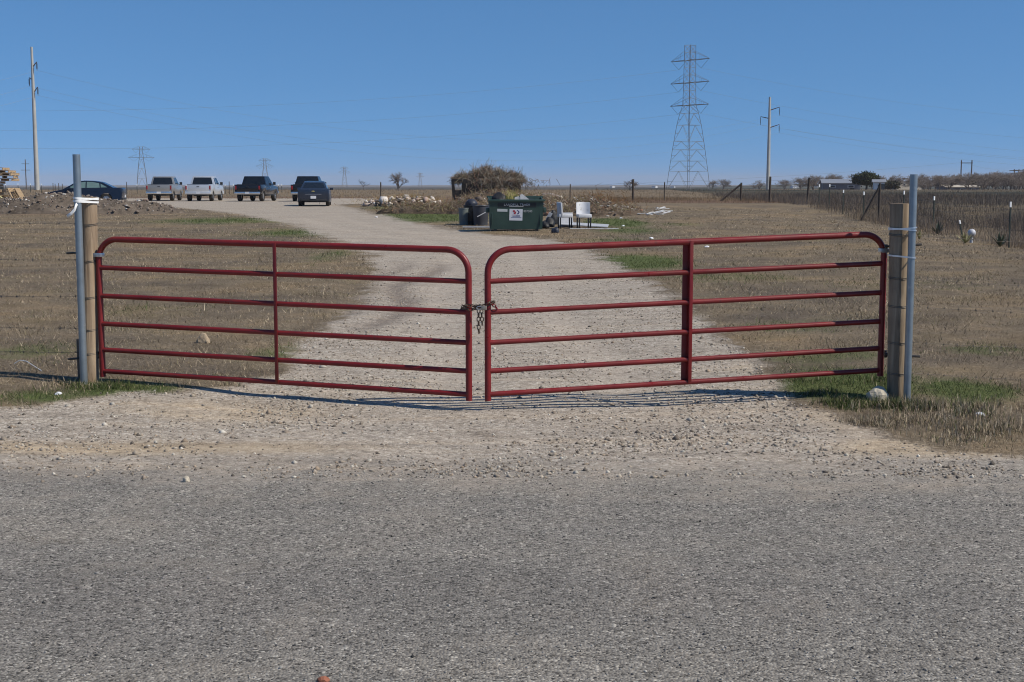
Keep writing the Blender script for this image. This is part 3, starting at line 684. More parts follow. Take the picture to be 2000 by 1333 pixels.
# ------------------------------------------------------------------ chain and padlock
def link_mesh(L=.046, w=.013, r=.0042, n=20, k=6):
    pts = []
    for i in range(n):
        a = 6.2832 * i / n; x = math.cos(a); pts.append(((L / 2 - w - r) * (1 if x > 0 else -1) + w * x, w * math.sin(a), 0))
    return MB().tube(pts, r, k, closed=True).mesh('link', 0, 60)
LM = link_mesh(); LM.materials.append(M['chain'])
LR = link_mesh(.040, .012, .0045); LR.materials.append(M['gate_red'])
def chain(root, pts, me, pitch=.034, twist0=0):
    pts = [Vector(p) for p in pts]; cum = [0]
    for i in range(1, len(pts)): cum.append(cum[-1] + (pts[i] - pts[i - 1]).length)
    n = int(cum[-1] / pitch)
    def ev(s):
        for i in range(1, len(pts)):
            if s <= cum[i] or i == len(pts) - 1: return pts[i - 1].lerp(pts[i], (s - cum[i - 1]) / max(1e-6, cum[i] - cum[i - 1]))
    for i in range(n):
        a, b_ = ev(i * pitch), ev((i + 1) * pitch); t = (b_ - a).normalized()
        o = link('link', me, None, root, (a + b_) / 2); q = t.to_track_quat('X', 'Z')
        o.rotation_mode = 'QUATERNION'; o.rotation_quaternion = q @ Matrix.Rotation(R(40 + 90 * (i % 2) + twist0), 4, 'X').to_quaternion()
CD = 11.25
cc = at(934, 602, CD); CH = thing('chain', 'rusty steel chain looped round both gate leaves and hanging loose', 'chain', cc)
def cl(u, v, D=CD): return at(u, v, D) - cc
chain(CH, [cl(900, 611, 11.36), cl(903, 603, 11.33), cl(908, 598, 11.27), cl(916, 597, 11.26), cl(926, 598, 11.27), cl(936, 599), cl(948, 597), cl(956, 593), cl(963, 589, 11.28), cl(966, 592, 11.36), cl(955, 595, 11.39), cl(930, 601, 11.39), cl(912, 600, 11.39), cl(900, 604, 11.37), cl(896, 611, 11.35)], LM)
chain(CH, [cl(903, 598, 11.28), cl(912, 606, 11.27), cl(926, 604, 11.27), cl(938, 601)], LM, .032, 20)
chain(CH, [cl(935, 604), cl(934.5, 620), cl(935, 640), cl(935.5, 656)], LM, .034, 30)
chain(CH, [cl(940, 604, 11.24), cl(941, 618, 11.24), cl(942, 636, 11.24)], LM, .034, 60)
hc = at(966, 598, 11.31); h2 = thing('latch_chain', 'short red painted latch chain welded to the right gate leaf', 'chain', hc)
chain(h2, [at(958, 592, 11.28) - hc, at(966, 598, 11.30) - hc, at(974, 607, 11.32) - hc], LR, .028)
pc = at(945, 602, 11.22); PD = thing('padlock', 'dull metal padlock fastening the rusty chain', 'padlock', pc, R(-8))
MB().box((0, 0, 0), (.046, .026, .034)).build('lock_body', 'brass', PD, .005)
MB().tube([(-.024, 0, -.012), (-.05, 0, -.012), (-.062, 0, 0), (-.05, 0, .012), (-.024, 0, .012)], .0045, 8).build('shackle', 'zinc', PD)

# ------------------------------------------------------------------ rocks and litter near the gate
def rock(label, p, sx, sy, sz, mat, seed, name='rock', cat='rock', sub=3, rz=0):
    me = blob(seed, sx, sy, sz, sub); o = link(name, me, mat, None, (p.x, p.y, gz(p.x, p.y) - sz * .05), (0, 0, rz)); tag(o, label, cat); return o
rock('rounded limestone boulder lying in grass at the foot of the weathered post', gat(1714, 783), .115, .09, .095, 'rock', 3, 'boulder')
rock('angular tan rock lying on dry grass behind the red gate', gat(397, 674), .075, .055, .095, 'rock_tan', 5)
rock('pale fist sized stone lying alone on the grey road', gat(364, 941), .024, .022, .030, 'rock', 8, sub=2)
rock('flat reddish brick fragment at the near edge of the road', gat(632, 1331), .026, .02, .016, 'brick', 9, 'brick_fragment', 'brick', 2)
rock('small white scrap of litter on the dry verge grass', gat(1914, 819), .045, .03, .028, 'paper', 12, 'litter', 'litter', 2)
rock('small grey white scrap of litter at the dirt verge', gat(114, 771), .035, .03, .02, 'paper', 14, 'litter', 'litter', 2)
# pale curved plastic line in the grass left of the post
a_, b_ = gat(28, 717), gat(82, 731); o = thing('plastic_cord', 'pale curved plastic cord sticking up from the dry grass', 'cord', (a_.x, a_.y, gz(a_.x, a_.y)))
MB().tube([(0, 0, .01), (.06, -.01, .045), (.14, -.05, .04), (b_.x - a_.x, b_.y - a_.y, 0)], .004, 6).build('cord', 'strap', o)

# ------------------------------------------------------------------ vehicles
M['glass'] = smooth_mat('dark_car_glass', (.010, .012, .014), .12, 0, .1, 3, 0, 1, .6)
M['skylit_glass'] = smooth_mat('painted_skylit_glass', (.13, .20, .19), .1, 0, .2, 2, 0, 1, .6)  # pale green paints in the sky light seen through these opaque side panes
M['tyre'] = smooth_mat('tyre_rubber', (.022, .021, .02), .8, 0, .3, 20)
M['rim'] = smooth_mat('alloy_rim', (.55, .55, .56), .3, .8, .1)
M['chrome'] = smooth_mat('chrome_bumper', (.62, .62, .62), .22, .9, .1)
M['black_plastic'] = smooth_mat('black_plastic', (.02, .02, .021), .5, 0, .2)
M['tail'] = smooth_mat('red_tail_lamp', (.62, .02, .02), .25, 0, .1, 10, 0, 1, .6)
M['tail_dim'] = smooth_mat('dull_tail_lamp', (.26, .012, .012), .3, 0, .1, 10)
M['plate'] = smooth_mat('licence_plate', (.62, .63, .65), .4, 0, .05)
M['gold'] = smooth_mat('gold_emblem', (.60, .45, .16), .3, .7, .05)
def paint(name, col, rough=.28, metal=.35): 
    m = smooth_mat(name, col, rough, metal, .07, 1.5, 0, 1, .4, None, .25); M[name] = m; return name
paint('silver_beige', (.30, .29, .275)); paint('silver_white', (.58, .59, .60)); paint('black_paint', (.008, .009, .013), .2, .1); paint('charcoal_paint', (.014, .015, .018), .25)
paint('navy_paint', (.012, .020, .040), .25); paint('slate_blue_paint', (.030, .040, .062), .25)
def arch_profile(front, rear, zf, wheels, wr):
    """side outline: front/rear upper polyline given by caller; returns bottom run with arches (x ascending)"""
    pts = []
    for wx in wheels:
        for i in range(9):
            a = math.pi - math.pi * i / 8; pts.append((wx + wr * math.cos(a), max(zf, .34 + wr * math.sin(a)) if 0 < i < 8 else zf))
    return pts
def wheel(root, x, y, r, w, sgn):
    t = thing('wheel', None, None, (x, y, r)); t.parent = root
    m = MB(); n = 20; prof = [(r * .66, -w / 2), (r * .93, -w / 2), (r, -w * .3), (r, w * .3), (r * .93, w / 2), (r * .66, w / 2)]
    V = []; F = []
    for j in range(n):
        a = 6.2832 * j / n
        for rr, yy in prof: V.append((rr * math.cos(a), yy, rr * math.sin(a)))
    k = len(prof)
    for j in range(n):
        for i in range(k): F.append((j * k + i, j * k + (i + 1) % k, ((j + 1) % n) * k + (i + 1) % k, ((j + 1) % n) * k + i))
    m.add(V, F).build('tyre', 'tyre', t)
    m = MB(); yo = sgn * w * .36
    m.tube([(0, -w * .3, 0), (0, yo * .6, 0)], r * .65, 16)
    for s in range(6):
        a = 6.2832 * s / 6; m.box((r * .36 * math.cos(a), yo, r * .36 * math.sin(a)), (r * .62, .03, r * .16), Matrix.Rotation(-a, 3, 'Y'))
    m.tube([(0, yo - .02, 0), (0, yo + .02, 0)], r * .16, 10).build('rim', 'rim', t)
    return t
def shaped(mb, name, mat, root, fn, bevel=.02):
    o = mb.build(name, mat, root, bevel, 35)
    for v in o.data.vertices: v.co = fn(v.co)
    return o
def pickup(label, x, y, head, paintm, bumper, four_door, tail_col='tail_dim', group='pickup trucks parked on the gravel'):
    """head: heading clockwise from +Y in degrees; x, y: middle of the rear bumper"""
    a = R(90 - head); cx = x + math.cos(a) * 2.85; cy = y + math.sin(a) * 2.85
    root = thing('pickup_truck', label, 'pickup truck', (cx, cy, gz(cx, cy)), a, group)
    fx, rx, wr = 1.82, -1.83, .46
    low = [(-2.8, .55)] + arch_profile(0, 0, .50, (rx, fx), wr) + [(2.8, .50)]
    up = [(2.86, .70), (2.84, .98), (2.70, 1.10), (1.45, 1.17), (1.42, 1.20), (-1.0, 1.20), (-1.02, .86), (-2.8, .86)]
    m = MB().prism(low + up, -.96, .96, 'y')
    def fn(c):
        k = abs(c.y) / .96; s = 1 - .035 * max(0, (c.x - 1.6) / 1.25) ** 2
        return Vector((c.x, c.y * (1 if c.z < 1.0 else .985) * s, c.z))
    shaped(m, 'body', paintm, root, fn, .025)
    for s in (-1, 1):
        out = [(-2.8, .55)] + [p for p in arch_profile(0, 0, .50, (rx,), wr)] + [(-1.0, .50), (-1.0, 1.25), (-2.8, 1.25)]
        MB().prism(out, s * .90, s * .985, 'y').build('bed_side', paintm, root, .02)
    tg = MB().box((-2.80, 0, .98), (.07, 1.60, .56)).build('tailgate', paintm, root, .015)
    MB().box((-2.84, 0, 1.10), (.02, .20, .05)).build('handle', 'black_plastic', tg, .004)
    MB().box((-2.80, 0, 1.262), (.085, 1.62, .02)).build('cap_rail', 'black_plastic', tg, .004)
    # cab
    b0, b1, t0, t1 = -1.02, 1.45, -.84, .62; zb, ztp = 1.19, 1.88; hw0, hw1 = .95, .76
    V = [(b0, -hw0, zb), (b1, -hw0, zb), (b1, hw0, zb), (b0, hw0, zb), (t0, -hw1, ztp), (t1, -hw1, ztp), (t1, hw1, ztp), (t0, hw1, ztp)]
    cab = MB().add(V, [(0, 3, 2, 1), (4, 5, 6, 7), (0, 1, 5, 4), (2, 3, 7, 6), (3, 0, 4, 7), (1, 2, 6, 5)]).build('cab', paintm, root, .05)
    def face_pt(i, j, k, l, u, v):
        A, B, C, D_ = (Vector(V[q]) for q in (i, j, k, l)); return (A.lerp(B, u)).lerp(D_.lerp(C, u), v)
    def pane(name, idx, u0, u1, v0, v1, parent):
        P_ = [face_pt(*idx, u, v) for u, v in ((u0, v0), (u1, v0), (u1, v1), (u0, v1))]; nrm = (P_[1] - P_[0]).cross(P_[3] - P_[0]).normalized()
        cen = sum(P_, Vector()) / 4
        if nrm.dot(cen - Vector((.2, 0, 1.5))) < 0: nrm = -nrm
        q = [p + nrm * .006 for p in P_] + [p - nrm * .02 for p in P_]
        return MB().add(q, [(0, 1, 2, 3), (4, 7, 6, 5), (0, 4, 5, 1), (1, 5, 6, 2), (2, 6, 7, 3), (3, 7, 4, 0)]).build(name, 'glass', parent)
    pane('rear_window', (3, 0, 4, 7), .08, .92, .14, .88, cab)
    pane('windscreen', (1, 2, 6, 5), .06, .94, .08, .92, cab)
    for idx in ((0, 1, 5, 4), (3, 2, 6, 7)):
        if four_door: pane('side_window', idx, .10, .43, .12, .86, cab); pane('side_window', idx, .48, .84, .12, .86, cab)
        else: pane('side_window', idx, .09, .30, .12, .84, cab); pane('side_window', idx, .36, .84, .12, .86, cab)
    MB().box((-2.86, 0, .62), (.16, 1.94, .20)).build('rear_bumper', bumper, root, .03)
    MB().box((2.88, 0, .62), (.14, 1.9, .24)).build('front_bumper', bumper, root, .03)
    MB().box((-2.95, 0, .64), (.012, .31, .15)).build('licence_plate', 'plate', root)
    for s in (-1, 1):
        MB().box((-2.815, s * .89, 1.02), (.06, .11, .28)).build('tail_lamp', tail_col, root, .012)
        MB().box((2.83, s * .78, .90), (.06, .28, .20)).build('headlamp', 'plate', root, .012)
        mr = MB().box((.98, s * 1.10, 1.34), (.10, .20, .22)).box((1.0, s * 1.0, 1.26), (.04, .12, .04)).build('mirror', 'black_plastic', root, .02)
        for dx in ((-.62, .25) if four_door else (.2, )): MB().box((dx, s * .972, 1.05), (.18, .025, .04)).build('door_handle', 'chrome' if bumper == 'chrome' else 'black_plastic', root, .006)
        MB().box((.1, s * .99, .46), (2.5, .10, .05)).build('running_board', 'black_plastic', root, .01)
        for wx in (rx, fx): wheel(root, wx, s * .83, .39, .27, s)
    MB().box((0, 0, .46), (4.6, .9, .14)).build('chassis', 'black_plastic', root)
    return root
def veh_xy(u, D): return gx(u, D), D
x, y = veh_xy(314, 104.5); pickup('beige silver pickup truck with chrome rear bumper beside the dark blue sedan', x, y, -5, 'silver_beige', 'chrome', False)
x, y = veh_xy(390, 103); pickup('white silver pickup truck parked between silver and black pickups', x, y, -2, 'silver_white', 'silver_white', False)
x, y = veh_xy(486, 101.5); pickup('black pickup truck with bright wheels parked beside the white silver pickup', x, y, 4, 'black_paint', 'chrome', True)
x, y = veh_xy(596, 101); pickup('charcoal pickup truck standing partly behind the slate blue sedan', x, y, -1, 'charcoal_paint', 'chrome', True)

def sedan(label, cx, cy, head, paintm, badge, side_glass='glass', group='sedans parked on the gravel'):
    a = R(90 - head); root = thing('sedan_car', label, 'car', (cx, cy, gz(cx, cy)), a, group)
    fx, rx, wr = 1.38, -1.36, .375
    low = [(-2.30, .30)] + arch_profile(0, 0, .22, (rx, fx), wr) + [(2.28, .24)]
    up = [(2.36, .42), (2.34, .62), (2.15, .74), (1.25, .92), (1.05, .955), (-1.70, 1.02), (-2.22, 1.03), (-2.34, .95), (-2.36, .55)]
    prof = low + up; layers = [(-.92, .955, .0), (-.86, .985, .0), (-.5, 1, 0), (0, 1.0, 0), (.5, 1, 0), (.86, .985, 0), (.92, .955, 0)]
    n = len(prof); V = []; F = []
    for (ly, sc, _) in layers:
        for (px, pz) in prof:
            hz = (pz - .24) / .8; yy = ly * (1 - .06 * max(0, hz - .5)) ; V.append((px * (sc if abs(px) > 1.9 else 1), yy, pz if abs(ly) < .9 else pz * .985 + .008))
    for l in range(len(layers) - 1):
        for i in range(n): F.append((l * n + i, l * n + (i + 1) % n, (l + 1) * n + (i + 1) % n, (l + 1) * n + i))
    F += [tuple(range(n)), tuple((len(layers) - 1) * n + i for i in range(n - 1, -1, -1))]
    MB().add(V, F).build('body', paintm, root, 0, 38)
    g = [(-1.82, 1.0), (-1.05, 1.36), (-.55, 1.435), (-.05, 1.45), (.38, 1.40), (1.22, .93)]
    hwf = lambda z: .80 - (z - .95) / .5 * .22
    V = []; F = []
    for px, pz in g: V += [(px, -hwf(pz), pz), (px, -hwf(pz) * .8, pz + .02 * (pz > 1.3)), (px, hwf(pz) * .8, pz + .02 * (pz > 1.3)), (px, hwf(pz), pz)]
    k = len(g)
    for i in range(k - 1):
        for j in range(3): F.append((i * 4 + j, i * 4 + j + 1, (i + 1) * 4 + j + 1, (i + 1) * 4 + j))
    F.append(tuple(i * 4 for i in range(k))); F.append(tuple(i * 4 + 3 for i in range(k - 1, -1, -1)))
    roof = MB().add(V, F).build('roof', paintm, root, 0, 38)
    def glassq(name, P_, gm='glass'):
        P_ = [Vector(p) for p in P_]; nrm = (P_[1] - P_[0]).cross(P_[-1] - P_[0]).normalized(); cen = sum(P_, Vector()) / len(P_)
        if nrm.dot(cen - Vector((0, 0, 1.0))) < 0: nrm = -nrm
        q = [p + nrm * .008 for p in P_] + [p - nrm * .015 for p in P_]; L_ = len(P_)
        MB().add(q, [tuple(range(L_)), tuple(range(2 * L_ - 1, L_ - 1, -1))] + [(i, i + L_, (i + 1) % L_ + L_, (i + 1) % L_) for i in range(L_)]).build(name, gm, roof)
    def lp(i, j, t): return (g[i][0] + (g[j][0] - g[i][0]) * t, g[i][1] + (g[j][1] - g[i][1]) * t)
    for nm, i, j in (('rear_window', 0, 1), ('windscreen', 5, 4)):
        a0, a1 = lp(i, j, .16), lp(i, j, .93)
        glassq(nm, [(a0[0], -hwf(a0[1]) * .86, a0[1] + .002), (a0[0], hwf(a0[1]) * .86, a0[1] + .002), (a1[0], hwf(a1[1]) * .84, a1[1] + .015), (a1[0], -hwf(a1[1]) * .84, a1[1] + .015)])
    for s in (-1, 1):
        for poly in ([(-.98, 1.03), (-.93, 1.30), (-.52, 1.375), (-.20, 1.385), (-.20, 1.02)], [(-.13, 1.02), (-.13, 1.385), (.30, 1.345), (.92, 1.0)], [(-1.42, 1.05), (-1.02, 1.27), (-1.04, 1.04)]):
            glassq('side_window', [(px, s * hwf(pz), pz) for px, pz in poly], side_glass)
        MB().box((.78, s * .98, 1.0), (.12, .20, .14)).build('mirror', paintm, root, .03)
        tl = MB().box((-2.255, s * .60, .83), (.10, .44, .17)).build('tail_lamp', 'tail', root, .03)
        MB().box((-2.31, s * .52, .83), (.012, .14, .10)).build('reversing_lens', 'plate', tl, .01)
        MB().box((2.2, s * .66, .62), (.16, .34, .13)).build('headlamp', 'plate', root, .03)
        for dx in (-.75, .1): MB().box((dx, s * .905, .82), (.16, .03, .03)).build('door_handle', paintm, root, .008)
        for wx in (rx, fx): wheel(root, wx, s * .80, .325, .22, s)
    MB().box((-2.33, 0, .70), (.05, .95, .02)).build('trunk_trim', 'chrome', root, .004)
    MB().box((-2.355, 0, .52), (.02, .32, .16)).build('licence_plate', 'plate', root)
    MB().box((-2.27, 0, .36), (.12, 1.5, .14)).build('lower_bumper', 'black_plastic', root, .03)
    if badge:
        MB().prism([(-.11, -.012), (-.045, -.02), (-.04, -.035), (.04, -.035), (.045, -.02), (.11, -.012), (.10, .02), (.045, .018), (.04, .035), (-.04, .035), (-.045, .018), (-.10, .02)], -2.365, -2.35, 'x').build('emblem', 'gold', root).location = (0, 0, .87)
    return root
x, y = veh_xy(617, 82); sedan('slate blue sedan seen from behind with red tail lamps and gold badge', x, y, -6, 'slate_blue_paint', True)
x, y = veh_xy(172, 84); sedan('dark navy sedan parked side on behind the rubble mound', x, y, -97, 'navy_paint', False, 'skylit_glass')

# ------------------------------------------------------------------ steel poles, lattice towers, lines
M['pole'] = smooth_mat('pale_steel_pole', (.42, .41, .375), .6, .1, .12, .6)
M['arm'] = smooth_mat('brown_pole_arm', (.12, .09, .075), .6, .2, .2, 3)
M['insul'] = smooth_mat('dark_insulator', (.06, .065, .07), .4, 0, .2, 3)
M['lattice'] = smooth_mat('galvanised_lattice', (.26, .26, .26), .6, .3, .15, 1)
M['lattice_leg'] = smooth_mat('dull_tower_leg', (.15, .147, .145), .6, .3, .2, 1)
M['wire'] = smooth_mat('aluminium_wire', (.28, .31, .34), .5, .4, .1, 1)
def monopole(label, u, D, vtop, r0, r1, arms, rz):
    x = gx(u, D); z0 = gz(x, D); h = at(u, vtop, D).z - z0; s = D / FPX
    root = thing('steel_power_pole', label, 'power pole', (x, D, z0), 0, 'steel monopole power poles'); n = 14
    MB().tube([(0, 0, -1 + (h + 1) * i / n) for i in range(n + 1)], [r0 + (r1 - r0) * i / n for i in range(n + 1)], 12).build('shaft', 'pole', root)
    tips = []
    for (va, sgn, px, rise) in arms:
        za = at(u, va, D).z - z0; ex = Vector((math.cos(rz), math.sin(rz), 0)) * sgn; L_ = px * s / abs(math.cos(rz))
        tip = ex * L_ + Vector((0, 0, za + rise * s)); arm = MB().tube([Vector((0, 0, za)), tip], [r1 * .55, r1 * .3], 6).build('arm', 'arm', root)
        hl = 16 * s
        m = MB(); m.tube([tip, tip - Vector((0, 0, hl))], .05, 6)
        for k in range(7): zz = hl * (.2 + .09 * k); m.tube([tip - Vector((0, 0, zz)), tip - Vector((0, 0, zz + .08))], .13, 8)
        m.build('insulator', 'insul', arm); tips.append(Vector((x, D, z0)) + tip - Vector((0, 0, hl)))
    return root, tips
PA, tipsA = monopole('tall pale steel power pole rising behind the navy sedan', 78, 238, 92, .46, .20, [(132, 1, 10, 10), (157, -1, 8, 5), (182, 1, 10, 11)], R(-20))
PB, tipsB = monopole('pale steel power pole standing beside the big lattice tower', 1497, 350, 190, .54, .27, [(216, 1, 18, 6), (232, -1, 16, 4), (250, 1, 18, 6)], R(-20))

def lattice_tower(label, u, D, rz, spec, name='lattice_tower', group='lattice transmission towers', z0=None):
    x = gx(u, D); z0 = gz(x, D) if z0 is None else z0
    root = thing(name, label, 'transmission tower', (x, D, z0), rz, group); lv = spec['levels']; t = spec['t']
    legs = [[], [], [], []]
    for z, w in lv:
        for i, (sx, sy) in enumerate(((1, 1), (-1, 1), (-1, -1), (1, -1))): legs[i].append(Vector((sx * w / 2, sy * w / 2, z)))
    for i in range(4):
        MB().tube([p + Vector((0, 0, -.6)) if k == 0 else p for k, p in enumerate(legs[i])], t, 4).build('leg', 'lattice_leg', root)
    for k in range(len(lv) - 1):
        for i in range(4):
            a, b_, c, d = legs[i][k], legs[(i + 1) % 4][k], legs[i][k + 1], legs[(i + 1) % 4][k + 1]; m = MB(); q = t * .55
            if (lv[k][1]) > 4.5:
                mid = (c + d) / 2; m.tube([a, mid], q, 3); m.tube([b_, mid], q, 3); e, f = a.lerp(mid, .5), b_.lerp(mid, .5)
                m.tube([e, a.lerp(c, .5)], q * .8, 3); m.tube([f, b_.lerp(d, .5)], q * .8, 3)
            else: m.tube([a, d], q, 3); m.tube([b_, c], q, 3)
            m.tube([c, d], q, 3); m.build('brace', 'lattice', root)
    tips = []
    for (z, L_, w, dep) in spec['arms']:
        m = MB(); q = t * .7
        for sgn in (-1, 1):
            tip = Vector((sgn * L_, 0, z))
            for sy in (-1, 1):
                m.tube([Vector((sgn * w / 2, sy * w / 2, z)), tip], t * .95, 4); m.tube([Vector((sgn * w / 2, sy * w / 2, z + dep)), tip], q * .8, 3)
                for k in (.3, .6): m.tube([Vector((sgn * w / 2, sy * w / 2, z)).lerp(tip, k), Vector((sgn * w / 2, sy * w / 2, z + dep)).lerp(tip, k)], q * .6, 3)
        m.tube([Vector((-w / 2, 0, z)), Vector((w / 2, 0, z))], t * .95, 4)
        arm = m.build('crossarm', 'lattice_leg', root)
        for sgn in (-1, 1):
            vtx = Vector((sgn * (L_ * .5 + w * .25), 0, z - spec['vs'])); m = MB(); m.tube([Vector((sgn * L_ * .96, 0, z)), vtx], t * .5, 5); m.tube([Vector((sgn * w * .55, 0, z)), vtx], t * .5, 5)
            m.build('insulator', 'insul', arm); tips.append(root.matrix_world @ vtx if False else Vector((x, D, z0)) + Matrix.Rotation(rz, 3, 'Z') @ vtx)
    return root, tips
def zof(v, D, z0): return at(1342, v, D).z - z0
TD = 365; tz0 = float(zbase(gx(1342, TD), TD))
zz = lambda v: zof(v, TD, tz0)
TW, tipsT = lattice_tower('tall near lattice transmission tower with three crossarms', 1342, TD, R(-50), dict(t=.072, vs=zof(135, TD, 0) - zof(152, TD, 0),
    levels=[(0, 8.4), (zz(335), 7.3), (zz(315), 6.7), (zz(293), 6.1), (zz(277), 5.6), (zz(245), 4.6), (zz(222), 3.5), (zz(206), 2.5), (zz(192), 2.4), (zz(177), 2.3), (zz(162), 2.3), (zz(147), 2.2), (zz(132), 2.2), (zz(118), 2.1), (zz(103), 2.1), (zz(89), 2.1)],
    arms=[(zz(118), 6.9, 2.1, 2.4), (zz(162), 6.9, 2.3, 2.2), (zz(206), 6.9, 2.5, 2.0)]))
far = dict(t=.16, vs=3.0, levels=[(0, 8.5), (9, 6.8), (17, 5.2), (24, 3.4), (29, 2.6), (34, 2.6)], arms=[(25.5, 10, 3.0, 3.2), (32, 7, 2.6, 2.6)])
for u, D, h, lab in ((282, 1090, 34, 'faint lattice tower far behind the beige silver pickup'), (521, 1560, 34, 'faint lattice tower far behind the black pickup'),
                     (675, 2250, 34, 'faint lattice tower far beyond the slate blue sedan'), (822, 3300, 34, 'tiny faint lattice tower far beyond the round bare tree')):
    sp = dict(far); sp['t'] = .06 + D * .00005
    lattice_tower(lab, u, D, R(18), sp, 'distant_tower', 'faint towers on the horizon')
def wood_pole(label, u, D, vtop, r, cross, frame=False, group='distant utility poles'):
    x = gx(u, D); z0 = gz(x, D); h = at(u, vtop, D).z - z0; root = thing('utility_pole', label, 'utility pole', (x, D, z0), 0, group)
    for dx in ((-2.0, 2.0) if frame else (0,)): MB().tube([(dx, 0, -.5), (dx, 0, h)], [r, r * .8], 6).build('shaft', 'fence_wood', root)
    for zf, w in cross: MB().box((0, -.1, h * zf), (w, .2, .28)).build('crossarm', 'fence_wood', root)
    return root
wood_pole('thin utility pole far behind the pallet stack', 57, 900, 312, .35, [(.86, 5), (.66, 6)])
wood_pole('twin pole power frame far beyond the tall weeds', 1881, 520, 313, .26, [(.9, 4.6)], True)
wood_pole('utility pole with crossarm among the far bare trees, end one of the row', 1974, 560, 331, .24, [(.93, 4), (.8, 3)])
wood_pole('utility pole of the far row, middle one', 1983, 600, 331, .24, [(.95, 5)])
wood_pole('utility pole of the far row, tallest crossarm', 1991, 540, 331, .24, [(.95, 4), (.85, 3)])
wood_pole('lone short utility pole over the far bare trees', 1950, 640, 344, .22, [(.95, 4)])
wood_pole('thin utility pole above the tan roofed building', 1762, 480, 348, .18, [(.93, 2)])
wood_pole('thin utility pole between tan roofed building and gate pipe', 1807, 620, 351, .2, [(.93, 2)])
def line(label, p, q, sag, r, group, kind='power line'):
    p, q = Vector(p), Vector(q); o = thing('power_line', label, kind, p, 0, group); n = 28
    MB().tube([(q - p) * (i / n) - Vector((0, 0, sag * 4 * (i / n) * (1 - i / n))) for i in range(n + 1)], r, 3).build('conductor', 'wire', o)
g1 = 'conductors of the lattice tower line'
lv = ['upper', 'middle', 'lower']
# near circuit to the left, out of frame
for i in range(3):
    a_ = tipsT[i * 2]; q = at(-700, (196, 232, 262)[i], 330); line(lv[i] + ' conductor from the lattice tower sweeping across the open sky', a_, q, 6.0, .022, g1)
    a_ = tipsT[i * 2 + 1]; q = at(2700, (250, 290, 330)[i], 330); line(lv[i] + ' conductor from the lattice tower over the far weed field', a_, q, 5.0, .018, g1)
for i in range(3):
    line(lv[i] + ' conductor strung between the two pale steel poles', tipsA[(0, 1, 2)[i]], tipsB[i], 9, .015, 'conductors of the steel pole line')
    line(lv[i] + ' conductor leaving the pale steel pole toward the right field', tipsB[i], at(2700, (300, 300, 318)[i], 420), 6, .018, 'conductors of the steel pole line')
    line(lv[i] + ' conductor leaving the pole behind the navy sedan', tipsA[i], at(-500, (150, 190, 205)[i], 200), 3, .016, 'conductors of the steel pole line')
line('thin wire running low over the far field to the twin pole frame', at(700, 364, 520), at(1880, 318, 520), 3, .03, 'low utility wires')
line('thin wire running from the twin pole frame to the utility pole row', at(1880, 318, 520), at(1974, 334, 560), .6, .03, 'low utility wires')

# ------------------------------------------------------------------ fences
def t_post(label, p, h, group, lean=0, tip=.13, thick=1.0):
    root = thing('fence_post', label, 'fence post', p, 0, group); root.rotation_euler = (0, lean, .4)
    MB().box((0, 0, h / 2 - .1), (.036 * thick, .007 * thick, h + .2 - tip * 2)).box((0, .017 * thick, h / 2 - .1), (.008 * thick, .034 * thick, h + .2 - tip * 2)).build('stake', 'tpost', root)
    MB().box((0, 0, h - tip), (.040 * thick, .011 * thick, tip * 2 - .02)).box((0, .017 * thick, h - tip), (.012 * thick, .038 * thick, tip * 2 - .02)).build('white_tip', 'tip', root)
    return root
FR = [(1970, 40, 1.36, 'steel fence post with white tip beside the agave clump, out past the pipe'), (1821, 54, 1.32, 'steel fence post with white tip next to the dark agave'),
      (1762, 60, 1.45, 'steel fence post showing its white tip above the weathered post'), (1684, 64, 1.35, 'steel fence post with white tip next to the braced corner post'),
      (1644, 70, 1.25, 'steel fence post with white tip before the grey shed'), (1617, 76, 1.36, 'steel fence post with tall white tip before the grey shed'), (1597, 80, 1.25, 'short steel fence post with white tip next to a dark wooden post')]
fence_pts = []
for u, D, h, lab in FR:
    p = on(u, D); t_post(lab, p, h, 'white tipped posts of the field fence', 0, .09, 1.5 if D > 50 else 1.15); fence_pts.append(p + Vector((0, 0, h)))
p = on(1880, 44); t_post('short tilted steel post with white tip beside the white globe', p, .72, 'white tipped posts of the field fence', R(-14), .07, 1.2)
def wpost(label, u, D, h, r=.06, lean=0, brace=None):
    p = on(u, D); root = thing('wooden_fence_post', label, 'fence post', p, 0, 'dark wooden posts of the field fence'); root.rotation_euler = (0, lean, 0)
    MB().tube([(0, 0, -.2), (0, 0, h * .5), (.01, 0, h)], [r, r * .95, r * .85], 8).build('shaft', 'fence_wood', root)
    if brace: MB().tube([(brace, .1, -.1), (.0, 0, h * .92)], r * .85, 7).build('brace_pole', 'fence_wood', root)
    return p + Vector((0, 0, h))
wp = [wpost('corner fence post with a slanting brace pole', 1714, 63, 1.75, .065, 0, -.85), wpost('leaning dark wooden fence post past the red dirt', 1574, 86, 1.65, .08, R(3)),
      wpost('dark wooden fence post in front of the pale steel pole', 1501, 92, 1.75, .085), wpost('dark wooden fence post with a brace near the lattice tower', 1445, 100, 1.35, .085, 0, -1.6),
      wpost('dark wooden fence post below the lattice tower base', 1296, 103, 1.4, .05), wpost('tall dark fence post behind the white rubble', 1235, 104, 1.62, .09), wpost('thin dark fence post beyond the white chairs', 1113, 108, 1.25, .05), wpost('thin dark stake beside the round bare tree', 745, 112, 1.45, .06)]
